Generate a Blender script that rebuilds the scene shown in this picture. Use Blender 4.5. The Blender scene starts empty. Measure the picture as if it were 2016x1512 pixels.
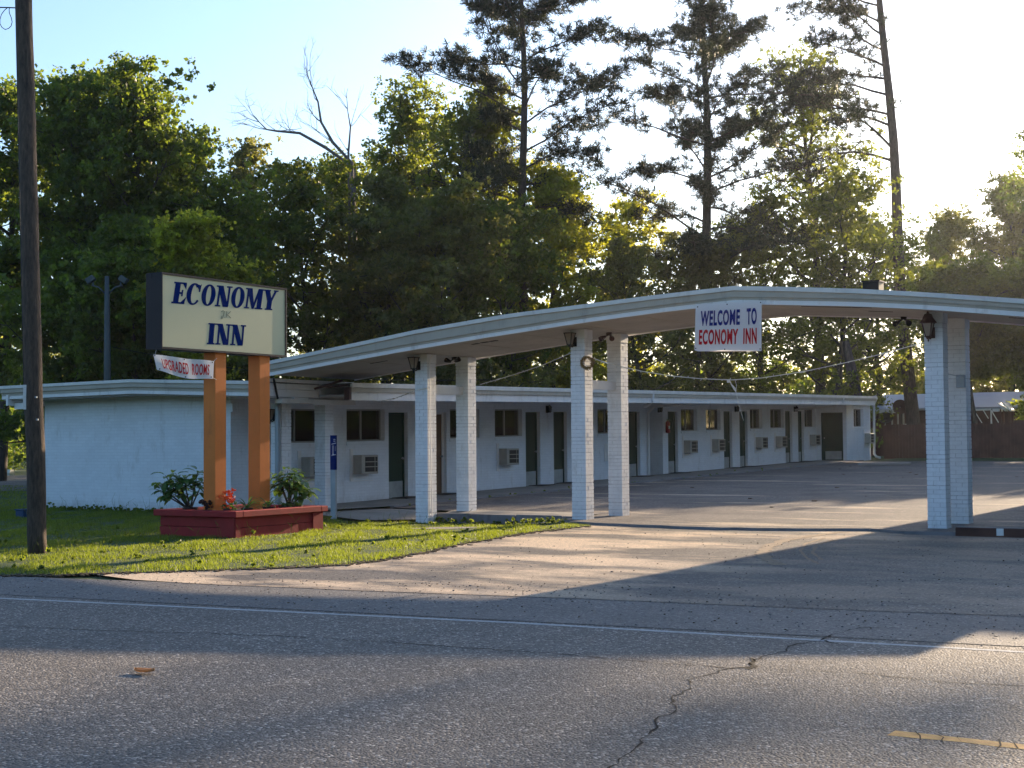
import bpy, bmesh, math, random
import numpy as np
from mathutils import Vector, Matrix
rad = math.radians
scene = bpy.context.scene
COL = scene.collection
rng = random.Random(7)

# ------------------------------------------------------------------ camera
F, W, H = 2800., 2016, 1512
CAM = np.array([0, 0, 1.45])
pitch = math.atan(114 / 2800); roll = .008; yaw = math.atan(1726 / 2800)
f0 = np.array([-math.sin(yaw), math.cos(yaw), 0]); r0 = np.array([math.cos(yaw), math.sin(yaw), 0]); u0 = np.array([0, 0, 1.])
FW = f0 * math.cos(pitch) + u0 * math.sin(pitch); UU = u0 * math.cos(pitch) - f0 * math.sin(pitch)
RT = r0 * math.cos(roll) - UU * math.sin(roll); UP = UU * math.cos(roll) + r0 * math.sin(roll)
cam_data = bpy.data.cameras.new('camera'); cam = bpy.data.objects.new('camera', cam_data); COL.objects.link(cam)
cam_data.sensor_width = 36; cam_data.sensor_fit = 'HORIZONTAL'; cam_data.lens = 36 * F / W
cam_data.clip_start = .1; cam_data.clip_end = 3000
m = Matrix.Identity(4)
for i in range(3):
    m[i][0] = RT[i]; m[i][1] = UP[i]; m[i][2] = -FW[i]; m[i][3] = CAM[i]
cam.matrix_world = m
scene.camera = cam
# ------------------------------------------------------------------ world, sun, exposure
SUN_EL, SUN_AZ = 14.5, 3.5
world = bpy.data.worlds.new("World"); scene.world = world; world.use_nodes = True
wn = world.node_tree; wn.nodes.clear()
sky = wn.nodes.new('ShaderNodeTexSky'); sky.sky_type = 'NISHITA'; sky.sun_disc = False
sky.sun_elevation = rad(SUN_EL); sky.sun_rotation = rad(SUN_AZ); sky.air_density = 1.0; sky.dust_density = 1.6; sky.ozone_density = 3.6
bg = wn.nodes.new('ShaderNodeBackground'); bg.inputs[1].default_value = .112
wo = wn.nodes.new('ShaderNodeOutputWorld'); wn.links.new(sky.outputs[0], bg.inputs[0]); wn.links.new(bg.outputs[0], wo.inputs[0])
sd = bpy.data.lights.new('sun', 'SUN'); sd.energy = 4.7; sd.angle = rad(.5); sd.color = (1, .77, .52)
sun = bpy.data.objects.new('sun', sd); COL.objects.link(sun)
sv = Vector((math.sin(rad(SUN_AZ)) * math.cos(rad(SUN_EL)), math.cos(rad(SUN_AZ)) * math.cos(rad(SUN_EL)), math.sin(rad(SUN_EL))))
sun.rotation_euler = sv.to_track_quat('Z', 'Y').to_euler()
scene.view_settings.view_transform = 'Standard'; scene.view_settings.look = 'None'
scene.view_settings.exposure = 1.5; scene.view_settings.gamma = 1
scene.cycles.max_bounces = 6; scene.cycles.transparent_max_bounces = 16

# ------------------------------------------------------------------ survey helpers (camera station -> points on known planes)
def ray(px, py): return FW + RT * (px - W / 2) / F - UP * (py - H / 2) / F
def hit(px, py, ax, v):
    d = ray(px, py); t = (v - CAM[ax]) / d[ax]; return CAM + d * t
def hx(px, py, v): return hit(px, py, 0, v)
def hy(px, py, v): return hit(px, py, 1, v)
def hz(px, py, v=0): return hit(px, py, 2, v)
def far(px, Zd):
    d = ray(px, 870); d = np.array([d[0], d[1], 0]); f = d[0] * f0[0] + d[1] * f0[1]
    p = d / f * Zd; return p[0], p[1]
def pxh(y, Zd): return CAM[2] + (866 - y) * Zd / F

# ------------------------------------------------------------------ object helpers
def tag(o, label=None, cat=None, group=None, kind=None):
    if label: o['label'] = label
    if cat: o['category'] = cat
    if group: o['group'] = group
    if kind: o['kind'] = kind
    return o
def empty(name, loc, label, cat, group=None):
    o = bpy.data.objects.new(name, None); COL.objects.link(o); o.location = loc; o.empty_display_size = .2
    return tag(o, label, cat, group)
def finish(name, me, mats, parent=None, smooth=False):
    if not isinstance(mats, (list, tuple)): mats = [mats]
    for mt in mats: me.materials.append(mt)
    if smooth: me.polygons.foreach_set('use_smooth', [True] * len(me.polygons))
    o = bpy.data.objects.new(name, me); COL.objects.link(o)
    if parent is not None:
        o.parent = parent
        base = Vector((0, 0, 0)); p = parent
        while p is not None: base += Vector(p.location); p = p.parent
        o.location = -base
    return o
class MB:
    """collects world-space shapes into one mesh"""
    def __init__(s): s.v = []; s.f = []; s.m = []; s.mi = 0
    def add(s, vs, fs):
        n = len(s.v); s.v += [tuple(map(float, v)) for v in vs]; s.f += [tuple(i + n for i in f) for f in fs]; s.m += [s.mi] * len(fs); return s
    def box(s, x0, x1, y0, y1, z0, z1, sh=None):
        vs = [(x, y, z) for z in (z0, z1) for y in (y0, y1) for x in (x0, x1)]
        if sh: vs = [(x, y, z + sh(x, y)) for x, y, z in vs]
        return s.add(vs, [(0, 2, 3, 1), (4, 5, 7, 6), (0, 1, 5, 4), (2, 6, 7, 3), (0, 4, 6, 2), (1, 3, 7, 5)])
    def obox(s, c, a, b, h, da, db, dh):
        """oriented box: centre c, unit axes a,b,h, half sizes"""
        c, a, b, h = map(Vector, (c, a, b, h)); vs = [c + a * da * i + b * db * j + h * dh * k for k in (-1, 1) for j in (-1, 1) for i in (-1, 1)]
        return s.add(vs, [(0, 2, 3, 1), (4, 5, 7, 6), (0, 1, 5, 4), (2, 6, 7, 3), (0, 4, 6, 2), (1, 3, 7, 5)])
    def tube(s, pts, r, n=8, cap=True):
        pts = [Vector(p) for p in pts]; rs = r if isinstance(r, (list, tuple)) else [r] * len(pts)
        vs = []; fs = []; up = None
        for i, p in enumerate(pts):
            d = (pts[min(i + 1, len(pts) - 1)] - pts[max(i - 1, 0)])
            d = d.normalized() if d.length > 1e-9 else Vector((0, 0, 1))
            if up is None: up = Vector((1, 0, 0)) if abs(d.x) < .9 else Vector((0, 1, 0))
            x = (up - d * up.dot(d)); x = x.normalized() if x.length > 1e-6 else d.orthogonal().normalized(); up = x; y = d.cross(x)
            for k in range(n):
                a = 2 * math.pi * k / n; vs.append(p + (x * math.cos(a) + y * math.sin(a)) * rs[i])
        for i in range(len(pts) - 1):
            for k in range(n):
                k2 = (k + 1) % n; fs.append((i * n + k, i * n + k2, (i + 1) * n + k2, (i + 1) * n + k))
        if cap: fs.append(tuple(range(n - 1, -1, -1))); fs.append(tuple((len(pts) - 1) * n + k for k in range(n)))
        return s.add(vs, fs)
    def lathe(s, c, prof, n=16, axis='z', ang0=0):
        vs = []; fs = []
        for r, h in prof:
            for k in range(n):
                a = ang0 + 2 * math.pi * k / n; p = (r * math.cos(a), r * math.sin(a), h)
                if axis == 'x': p = (h, p[0], p[1])
                elif axis == 'y': p = (p[0], h, p[1])
                vs.append((c[0] + p[0], c[1] + p[1], c[2] + p[2]))
        for i in range(len(prof) - 1):
            for k in range(n): k2 = (k + 1) % n; fs.append((i * n + k, i * n + k2, (i + 1) * n + k2, (i + 1) * n + k))
        fs.append(tuple(range(n - 1, -1, -1))); fs.append(tuple((len(prof) - 1) * n + k for k in range(n)))
        return s.add(vs, fs)
    def prism(s, poly, axis, a, b):
        """extrude a 2-D polygon (list of pairs in the two other axes, x<y<z order) from a to b along axis"""
        n = len(poly); vs = []
        for t in (a, b):
            for p in poly:
                q = list(p); q.insert(axis, t); vs.append(tuple(q))
        fs = [tuple(range(n)), tuple(range(2 * n - 1, n - 1, -1))] + [(i, (i + 1) % n, n + (i + 1) % n, n + i) for i in range(n)]
        return s.add(vs, fs)
    def build(s, name, mats, parent=None, bevel=0, smooth=False):
        me = bpy.data.meshes.new(name); me.from_pydata(s.v, [], s.f)
        if any(s.m): me.polygons.foreach_set('material_index', s.m)
        me.update()
        bm = bmesh.new(); bm.from_mesh(me); bmesh.ops.recalc_face_normals(bm, faces=bm.faces)
        if bevel: bmesh.ops.bevel(bm, geom=list(bm.edges), offset=bevel, segments=1, affect='EDGES', profile=.5)
        bm.to_mesh(me); bm.free()
        return finish(name, me, mats, parent, smooth)

# ------------------------------------------------------------------ materials
def mat(name): 
    mt = bpy.data.materials.new(name); mt.use_nodes = True; nt = mt.node_tree
    return mt, nt, nt.nodes['Principled BSDF']
def N(nt, t, **kw):
    n = nt.nodes.new(t)
    for k, v in kw.items():
        if k == 'i':
            for a, b in v.items(): n.inputs[a].default_value = b
        else: setattr(n, k, v)
    return n
def ramp(nt, fac, stops):
    r = nt.nodes.new('ShaderNodeValToRGB'); nt.links.new(fac, r.inputs[0])
    e = r.color_ramp.elements
    while len(e) < len(stops): e.new(.5)
    for k, (p, c) in enumerate(stops): e[k].position = p; e[k].color = (c[0], c[1], c[2], 1) if not isinstance(c, (int, float)) else (c, c, c, 1)
    return r.outputs[0]
def mixc(nt, fac, a, b, mode='MIX'):
    x = nt.nodes.new('ShaderNodeMix'); x.data_type = 'RGBA'; x.blend_type = mode
    for s, v in ((0, fac), (6, a), (7, b)):
        if isinstance(v, (int, float)): x.inputs[s].default_value = v
        elif isinstance(v, tuple): x.inputs[s].default_value = (*v, 1)
        else: nt.links.new(v, x.inputs[s])
    return x.outputs[2]
def coords(nt, scale=(1, 1, 1)):
    tc = nt.nodes.new('ShaderNodeTexCoord'); mp = nt.nodes.new('ShaderNodeMapping'); mp.inputs['Scale'].default_value = scale
    g = nt.nodes.new('ShaderNodeNewGeometry'); nt.links.new(g.outputs['Position'], mp.inputs[0]); return mp.outputs[0]
def noise(nt, vec, scale, detail=4, rough=.6):
    n = nt.nodes.new('ShaderNodeTexNoise'); n.inputs['Scale'].default_value = scale; n.inputs['Detail'].default_value = detail; n.inputs['Roughness'].default_value = rough
    nt.links.new(vec, n.inputs['Vector']); return n.outputs[0]
def bump(nt, h, bs, strength=.4, dist=.01):
    b = nt.nodes.new('ShaderNodeBump'); b.inputs['Strength'].default_value = strength; b.inputs['Distance'].default_value = dist
    nt.links.new(h, b.inputs['Height']); nt.links.new(b.outputs[0], bs.inputs['Normal'])
def paint(name, col, var=.18, rough=.55, nscale=3, dirt=None, bumps=.15, metal=0):
    mt, nt, bs = mat(name); v = coords(nt)
    n1 = noise(nt, v, nscale, 5); dark = tuple(c * (1 - var) for c in col)
    c = mixc(nt, ramp(nt, n1, [(.35, 0), (.7, 1)]), col, dark)
    if dirt:
        n2 = noise(nt, coords(nt, (1, 1, .35)), 5, 6, .7); c = mixc(nt, ramp(nt, n2, [(.56, 0), (.75, .55)]), c, dirt)
    nt.links.new(c, bs.inputs['Base Color']); bs.inputs['Roughness'].default_value = rough; bs.inputs['Metallic'].default_value = metal; bs.inputs['Specular IOR Level'].default_value = .22
    if bumps: bump(nt, noise(nt, v, 60, 3), bs, bumps, .004)
    return mt
def brickmat(name, col=(.76, .79, .82), dirtc=(.36, .33, .28), strength=.45):
    mt, nt, bs = mat(name)
    g = nt.nodes.new('ShaderNodeNewGeometry'); sp = nt.nodes.new('ShaderNodeSeparateXYZ'); nt.links.new(g.outputs['Position'], sp.inputs[0])
    ad = N(nt, 'ShaderNodeMath', operation='ADD'); nt.links.new(sp.outputs[0], ad.inputs[0]); nt.links.new(sp.outputs[1], ad.inputs[1])
    cb = nt.nodes.new('ShaderNodeCombineXYZ'); nt.links.new(ad.outputs[0], cb.inputs[0]); nt.links.new(sp.outputs[2], cb.inputs[1])
    wob = mixc(nt, .004, cb.outputs[0], N(nt, 'ShaderNodeTexNoise', i={'Scale': 9.}).outputs[1])
    br = N(nt, 'ShaderNodeTexBrick', i={'Scale': 1., 'Mortar Size': .006, 'Mortar Smooth': .35, 'Brick Width': .203, 'Row Height': .0677, 'Bias': 0.})
    br.inputs['Color1'].default_value = (1, 1, 1, 1); br.inputs['Color2'].default_value = (.94, .94, .94, 1); br.inputs['Mortar'].default_value = (.89, .89, .89, 1)
    nt.links.new(wob, br.inputs['Vector'])
    v = coords(nt); n1 = noise(nt, v, 1.3, 6, .65); n2 = noise(nt, coords(nt, (1, 1, .3)), 4, 6, .7)
    c = mixc(nt, ramp(nt, n1, [(.4, 0), (.75, .5)]), col, tuple(k * .8 for k in col))
    c = mixc(nt, ramp(nt, n2, [(.56, 0), (.8, .6)]), c, dirtc)
    # splash-back grime in the lowest courses
    zz = N(nt, 'ShaderNodeMath', operation='MULTIPLY_ADD'); nt.links.new(noise(nt, v, 7, 4), zz.inputs[0]); zz.inputs[1].default_value = .5; nt.links.new(sp.outputs[2], zz.inputs[2])
    c = mixc(nt, ramp(nt, zz.outputs[0], [(.2, .55), (.5, 0)]), c, dirtc)
    c = mixc(nt, 1., c, br.outputs['Color'], 'MULTIPLY')
    nt.links.new(c, bs.inputs['Base Color']); bs.inputs['Roughness'].default_value = .5
    h = N(nt, 'ShaderNodeMath', operation='MULTIPLY_ADD'); nt.links.new(br.outputs['Fac'], h.inputs[0]); h.inputs[1].default_value = -1.; nt.links.new(noise(nt, v, 45, 3), h.inputs[2])
    bump(nt, h.outputs[0], bs, strength, .008)
    return mt
def leafmat(name, c1, c2, trans, tfac=.5, rough=.45):
    mt = bpy.data.materials.new(name); mt.use_nodes = True; nt = mt.node_tree; nt.nodes.clear()
    at = N(nt, 'ShaderNodeAttribute', attribute_name='tint')
    c = mixc(nt, at.outputs['Fac'], c1, c2); t = mixc(nt, at.outputs['Fac'], tuple(x * .6 for x in trans), trans)
    d = nt.nodes.new('ShaderNodeBsdfPrincipled'); d.inputs['Roughness'].default_value = rough; d.inputs['Specular IOR Level'].default_value = .35; nt.links.new(c, d.inputs['Base Color'])
    tr = nt.nodes.new('ShaderNodeBsdfTranslucent'); nt.links.new(t, tr.inputs[0])
    mx = nt.nodes.new('ShaderNodeMixShader'); mx.inputs[0].default_value = tfac; nt.links.new(d.outputs[0], mx.inputs[1]); nt.links.new(tr.outputs[0], mx.inputs[2])
    o = nt.nodes.new('ShaderNodeOutputMaterial'); nt.links.new(mx.outputs[0], o.inputs[0]); return mt
def barkmat(name, a, b, sc=1.):
    mt, nt, bs = mat(name); v = coords(nt, (6 * sc, 6 * sc, 1.2 * sc)); n = noise(nt, v, 3, 8, .7)
    nt.links.new(ramp(nt, n, [(.35, a), (.65, b)]), bs.inputs['Base Color']); bs.inputs['Roughness'].default_value = .9; bump(nt, n, bs, .9, .04); return mt

M = {}
M['brick'] = brickmat('painted_brick')
M['joint'] = paint('mortar_joint', (.64, .64, .65), .3, .8, 20)
M['pillar'] = paint('pillar_paint', (.79, .80, .81), .12, .5, 6, (.40, .36, .30), .35)
M['trim'] = paint('trim_paint', (.78, .76, .73), .12, .5, 2, (.36, .33, .29))
M['drip'] = paint('drip_edge_metal', (.68, .66, .61), .15, .4, 3, (.38, .36, .33))
M['beige'] = paint('beige_board', (.43, .39, .32), .15, .6, 2, (.22, .2, .17))
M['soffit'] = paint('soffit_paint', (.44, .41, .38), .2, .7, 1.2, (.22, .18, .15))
M['roofing'] = paint('roof_felt', (.12, .12, .12), .3, .9)
M['green_door'] = paint('green_door_paint', (.010, .040, .027), .2, .45)
M['brown_door'] = paint('brown_door_wood', (.16, .085, .045), .3, .5)
M['kick'] = paint('kick_panel', (.36, .38, .36), .3, .5, 4)
M['dark'] = paint('black_metal', (.012, .011, .011), .2, .45)
M['ac'] = paint('air_conditioner_metal', (.40, .38, .33), .2, .5)
M['green_door'].node_tree.nodes['Principled BSDF'].inputs['Specular IOR Level'].default_value = .08
M['louver'] = paint('louver_dark', (.022, .02, .018), .2, .6)
M['orange'] = paint('orange_paint', (.76, .22, .05), .14, .7, 2.2, (.42, .12, .045), .3)
M['cream'] = paint('cream_sign_plastic', (.62, .58, .36), .05, .35, 1.2, None, 0)
M['cabinet'] = paint('dark_sign_cabinet', (.03, .026, .03), .2, .6)
M['blue'] = paint('blue_lettering', (.004, .018, .12), .1, .5, 3, None, 0)
M['red'] = paint('red_lettering', (.48, .012, .02), .1, .5, 3, None, 0)
M['navy'] = paint('navy_lettering', (.010, .022, .16), .1, .5, 3, None, 0)
for k_ in ('blue', 'red', 'navy'): M[k_].node_tree.nodes['Principled BSDF'].inputs['Specular IOR Level'].default_value = 0.
M['pencil'] = paint('marker_ink', (.07, .07, .05), .1, .7, 3, None, 0)
M['redwood'] = paint('red_planter_paint', (.36, .028, .03), .3, .6, 3, (.10, .02, .02), .4)
M['metal'] = paint('galvanised_metal', (.33, .37, .40), .15, .45, 4, None, .1, .4)
M['polepaint'] = paint('grey_pole_paint', (.075, .09, .095), .2, .6)
M['alum'] = paint('window_aluminium', (.30, .29, .27), .15, .4)
M['curtain'] = paint('curtain_cloth', (.40, .36, .34), .4, .9, 8)
M['curtain2'] = paint('brown_curtain_cloth', (.42, .27, .21), .4, .9, 8)
M['curtain3'] = paint('beige_curtain_cloth', (.55, .49, .43), .3, .9, 8)
M['fence'] = paint('fence_boards', (.13, .065, .050), .5, .85, 1.5)
M['blueroof'] = paint('blue_metal_roof', (.34, .38, .46), .08, .5)
M['redwall'] = paint('red_barn_wall', (.10, .045, .04), .3, .8)
M['whitepaint'] = paint('white_paint', (.72, .72, .70), .1, .5)
M['soil'] = paint('dark_soil', (.035, .025, .018), .4, .95, 20, None, .8)
M['pot'] = paint('dark_plastic_pot', (.05, .03, .035), .2, .5)
M['bluep'] = paint('blue_plastic', (.02, .06, .14), .2, .5)
M['frost'] = paint('frosted_lamp_glass', (.30, .25, .20), .2, .3)
M['rust'] = paint('rusty_brown_metal', (.07, .03, .028), .3, .6)
M['twig'] = paint('dried_twigs', (.30, .20, .08), .5, .9, 30)
M['flower'] = paint('orange_petals', (.95, .15, .03), .3, .6, 30)
M['extred'] = paint('extinguisher_red', (.35, .01, .01), .2, .35)
M['string'] = paint('white_cord', (.80, .76, .66), .2, .6)
M['bulb'] = paint('clear_bulb', (.75, .72, .62), .1, .2)
M['bark'] = barkmat('tree_bark', (.03, .024, .02), (.09, .075, .06))
M['pinebark'] = barkmat('pine_bark', (.035, .024, .02), (.12, .085, .07))
M['deadwood'] = barkmat('dead_wood', (.09, .07, .06), (.22, .18, .16))
M['polewood'] = barkmat('utility_pole_wood', (.035, .024, .018), (.115, .08, .055), 1.6)
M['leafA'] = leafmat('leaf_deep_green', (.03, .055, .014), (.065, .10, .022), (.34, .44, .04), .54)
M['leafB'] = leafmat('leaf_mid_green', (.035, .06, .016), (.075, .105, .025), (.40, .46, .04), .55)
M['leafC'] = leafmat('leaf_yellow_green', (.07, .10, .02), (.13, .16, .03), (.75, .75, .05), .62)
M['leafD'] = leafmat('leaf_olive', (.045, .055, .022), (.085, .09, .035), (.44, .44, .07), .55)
M['needle'] = leafmat('pine_needles', (.020, .032, .016), (.05, .06, .03), (.08, .09, .03), .3)
M['plantleaf'] = leafmat('planter_leaf', (.045, .11, .035), (.10, .19, .06), (.25, .42, .06), .35, .3)
M['grassblade'] = leafmat('grass_blade', (.025, .065, .010), (.10, .135, .024), (.36, .44, .03), .5, .5)
M['dryleaf'] = leafmat('dry_leaf', (.70, .42, .20), (.8, .5, .25), (.95, .6, .3), .5)

def glass():
    mt = bpy.data.materials.new('window_glass'); mt.use_nodes = True; nt = mt.node_tree; nt.nodes.clear()
    t = nt.nodes.new('ShaderNodeBsdfTransparent'); t.inputs[0].default_value = (.88, .89, .88, 1)
    g = nt.nodes.new('ShaderNodeBsdfGlossy'); g.inputs['Roughness'].default_value = .03
    fr = nt.nodes.new('ShaderNodeFresnel'); fr.inputs[0].default_value = 1.5
    mx = nt.nodes.new('ShaderNodeMixShader'); nt.links.new(fr.outputs[0], mx.inputs[0]); nt.links.new(t.outputs[0], mx.inputs[1]); nt.links.new(g.outputs[0], mx.inputs[2])
    o = nt.nodes.new('ShaderNodeOutputMaterial'); nt.links.new(mx.outputs[0], o.inputs[0]); return mt
M['glass'] = glass()
def bannermat():
    mt = bpy.data.materials.new('banner_vinyl'); mt.use_nodes = True; nt = mt.node_tree; nt.nodes.clear()
    d = nt.nodes.new('ShaderNodeBsdfPrincipled'); d.inputs['Base Color'].default_value = (.74, .74, .76, 1); d.inputs['Roughness'].default_value = .4
    tr = nt.nodes.new('ShaderNodeBsdfTranslucent'); tr.inputs[0].default_value = (.80, .76, .72, 1)
    mx = nt.nodes.new('ShaderNodeMixShader'); mx.inputs[0].default_value = .38; nt.links.new(d.outputs[0], mx.inputs[1]); nt.links.new(tr.outputs[0], mx.inputs[2])
    o = nt.nodes.new('ShaderNodeOutputMaterial'); nt.links.new(mx.outputs[0], o.inputs[0]); return mt
M['banner'] = bannermat()

def asphalt(name, lo, hi, spec_hi, scale=70, sand=None, patch=None, bstr=.7, fade=None):
    mt, nt, bs = mat(name); v = coords(nt)
    vo = N(nt, 'ShaderNodeTexVoronoi', i={'Scale': float(scale)}); nt.links.new(v, vo.inputs['Vector'])
    sp = nt.nodes.new('ShaderNodeSeparateColor'); nt.links.new(vo.outputs['Color'], sp.inputs[0])
    c = ramp(nt, sp.outputs[0], [(0, lo), (.55, hi), (.86, hi), (1, spec_hi)])
    big = noise(nt, v, .5, 5, .6); c = mixc(nt, ramp(nt, big, [(.35, 0), (.7, .45)]), c, lo)
    mid = noise(nt, coords(nt, (.35, 2.2, 1)), 1.1, 5, .6); c = mixc(nt, ramp(nt, mid, [(.45, 0), (.75, .3)]), c, hi)
    if patch: 
        c = mixc(nt, ramp(nt, noise(nt, v, .9, 6, .65), [(.5, 0), (.62, .6)]), c, patch)
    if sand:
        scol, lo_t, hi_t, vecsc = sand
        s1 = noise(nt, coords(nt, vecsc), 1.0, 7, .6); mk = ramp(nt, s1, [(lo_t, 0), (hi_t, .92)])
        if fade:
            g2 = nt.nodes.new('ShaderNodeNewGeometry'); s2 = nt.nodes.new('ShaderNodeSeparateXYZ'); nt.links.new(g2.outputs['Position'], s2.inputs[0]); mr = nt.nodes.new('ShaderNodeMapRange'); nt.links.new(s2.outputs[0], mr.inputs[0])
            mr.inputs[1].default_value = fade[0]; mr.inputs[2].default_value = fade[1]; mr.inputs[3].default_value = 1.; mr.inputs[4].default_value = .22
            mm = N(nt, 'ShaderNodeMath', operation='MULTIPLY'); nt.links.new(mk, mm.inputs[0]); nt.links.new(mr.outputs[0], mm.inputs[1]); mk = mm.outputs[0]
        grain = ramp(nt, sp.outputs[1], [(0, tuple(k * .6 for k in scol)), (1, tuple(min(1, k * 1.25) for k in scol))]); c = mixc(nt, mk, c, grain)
    nt.links.new(c, bs.inputs['Base Color']); bs.inputs['Roughness'].default_value = .72; bs.inputs['Specular IOR Level'].default_value = .35
    h = N(nt, 'ShaderNodeMath', operation='MULTIPLY_ADD'); nt.links.new(vo.outputs['Distance'], h.inputs[0]); h.inputs[1].default_value = -1.; nt.links.new(noise(nt, v, 9, 4), h.inputs[2])
    bump(nt, h.outputs[0], bs, bstr, .008); return mt
M['road'] = asphalt('road_asphalt', (.040, .036, .032), (.170, .152, .133), (.62, .57, .50), 68, bstr=.9)
M['shoulder'] = asphalt('shoulder_asphalt', (.06, .057, .055), (.165, .155, .145), (.36, .34, .31), 60)
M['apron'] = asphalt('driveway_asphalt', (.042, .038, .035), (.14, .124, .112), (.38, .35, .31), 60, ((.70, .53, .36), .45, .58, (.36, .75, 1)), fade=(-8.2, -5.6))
M['lot'] = asphalt('parking_lot_asphalt', (.05, .044, .042), (.155, .136, .124), (.38, .34, .30), 45, ((.50, .40, .29), .58, .66, (.25, 1.1, 1)), patch=(.04, .04, .045), bstr=1.)
M['concrete'] = paint('weathered_concrete', (.30, .28, .25), .3, .85, 1.4, (.15, .13, .11), .5)
M['kerb'] = paint('kerb_concrete', (.20, .195, .20), .35, .85, 2, (.09, .08, .08), .5)
M['crack'] = paint('crack_tar', (.003, .003, .003), .2, .9)
M['whiteline'] = paint('white_road_paint', (.45, .46, .46), .4, .7, 14, (.16, .16, .16), .5)
M['yellowline'] = paint('yellow_road_paint', (.70, .38, .11), .4, .7, 14, (.30, .2, .1), .5)
M['track'] = paint('tyre_track_sand', (.30, .23, .165), .4, .95, 14)
M['dirt'] = paint('bare_dirt', (.10, .075, .05), .4, .95, 6, (.2, .16, .1), .8)
def groundmat():
    mt, nt, bs = mat('ground_grass'); v = coords(nt); n1 = noise(nt, v, 1.2, 8, .7); n2 = noise(nt, v, 40, 4, .7)
    c = mixc(nt, ramp(nt, n1, [(.35, 0), (.7, 1)]), (.035, .07, .014), (.06, .10, .022)); c = mixc(nt, ramp(nt, n2, [(.4, 0), (.7, .6)]), c, (.025, .045, .012))
    nt.links.new(c, bs.inputs['Base Color']); bs.inputs['Roughness'].default_value = .9; bump(nt, n2, bs, 1., .03); return mt
M['ground'] = groundmat()
M['forestfloor'] = paint('forest_floor', (.035, .03, .018), .5, .95, 2)

# ------------------------------------------------------------------ terrain
SL = .0156
def clamp(t): return max(0., min(1., t))
def G(x, y):
    z = SL * (min(y, 62) - 25) if y > 25 else 0.
    d = clamp((-12.7 - x) / 1.) * clamp((x + 18.5) / 1.) * clamp((y - 19) / 2.) * clamp((23.7 - y) / 1.)
    return z - .11 * d
XB = (-18.5, -17.5, -13.7, -12.7); YB = (19, 21, 22.7, 23.7, 25, 62)
def sheet(name, poly, dz, mt, label=None):
    bm = bmesh.new(); bm.faces.new([bm.verts.new((p[0], p[1], 0)) for p in poly])
    for ax, cuts in ((0, XB), (1, YB)):
        for c in cuts:
            co = Vector((c, 0, 0)) if ax == 0 else Vector((0, c, 0)); no = Vector((1, 0, 0)) if ax == 0 else Vector((0, 1, 0))
            bmesh.ops.bisect_plane(bm, geom=bm.verts[:] + bm.edges[:] + bm.faces[:], plane_co=co, plane_no=no)
    bmesh.ops.triangulate(bm, faces=bm.faces)
    for v in bm.verts: v.co.z = G(v.co.x, v.co.y) + dz
    for f in bm.faces:
        f.normal_update()
        if f.normal.z < 0: f.normal_flip()
    me = bpy.data.meshes.new(name); bm.to_mesh(me); bm.free()
    o = finish(name, me, mt); tag(o, label, None, None, 'structure'); return o
def rough(pts, step=.35, amp=.06, seed=1):
    r = random.Random(seed); out = []
    for a, b in zip(pts[:-1], pts[1:]):
        a = Vector(a[:2]); b = Vector(b[:2]); n = max(1, int((b - a).length / step))
        for k in range(n): out.append(tuple(a.lerp(b, k / n) + Vector((r.uniform(-amp, amp), r.uniform(-amp, amp)))))
    out.append(tuple(pts[-1][:2])); return out
sheet('ground', [(-170, -44), (125, -44), (125, 185), (-170, 185)], -.02, M['ground'])
# road, running along X
sheet('road', [(-169, -4), (124, -4), (124, 10.6), (-2.2, 10.33), (-11.4, 9.28), (-60, 4.5), (-169, -2)], 0, M['road'])
lawn_px = [(0, 1134), (120, 1134), (300, 1128), (500, 1122), (600, 1118), (680, 1113), (760, 1103), (830, 1090), (900, 1074), (960, 1064), (1020, 1053), (1080, 1046), (1165, 1036)]
LE = [tuple(hz(*p)[:2]) for p in lawn_px]
edge = rough(LE, .25, .05, 3)
# shoulder + apron of driveway
sheet('road_shoulder', [(-60, 4.49), (-11.4, 9.26), (-2.2, 10.31), (124, 10.5), (124, 12.3), (-2.6, 12.1), (-7.2, 11.45), (-11, 10.9), (-13.2, 10.55), (-30, 9.4), (-60, 6)], .004, M['shoulder'])
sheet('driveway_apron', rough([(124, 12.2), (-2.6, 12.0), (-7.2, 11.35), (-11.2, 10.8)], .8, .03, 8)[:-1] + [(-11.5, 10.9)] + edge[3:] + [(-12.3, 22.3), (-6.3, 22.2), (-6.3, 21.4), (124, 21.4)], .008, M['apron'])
lot_edge = rough([(-12.9, 22.75), (-12.5, 21.9), (-11.4, 21.6), (-10, 21.35), (-9.2, 21.3), (-8, 21.5), (-7, 21.95), (-6.3, 21.6), (124, 21.6)], .3, .05, 5)
sheet('parking_lot', lot_edge + [(124, 57.2), (-18.0, 57.2), (-18.55, 56), (-18.55, 25.0), (-16.6, 24.3), (-15.8, 24.2), (-12.9, 24.1)], .05, M['lot'])
b = MB()
for p, q in zip(lot_edge[:-1], lot_edge[1:]): b.add([(p[0], p[1], .05 + G(*p)), (q[0], q[1], .05 + G(*q)), (q[0] + .01, q[1] - .02, -.03), (p[0] + .01, p[1] - .02, -.03)], [(0, 1, 2, 3)])
tag(b.build('parking_lot_edge', M['kerb']), kind='structure')
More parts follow.
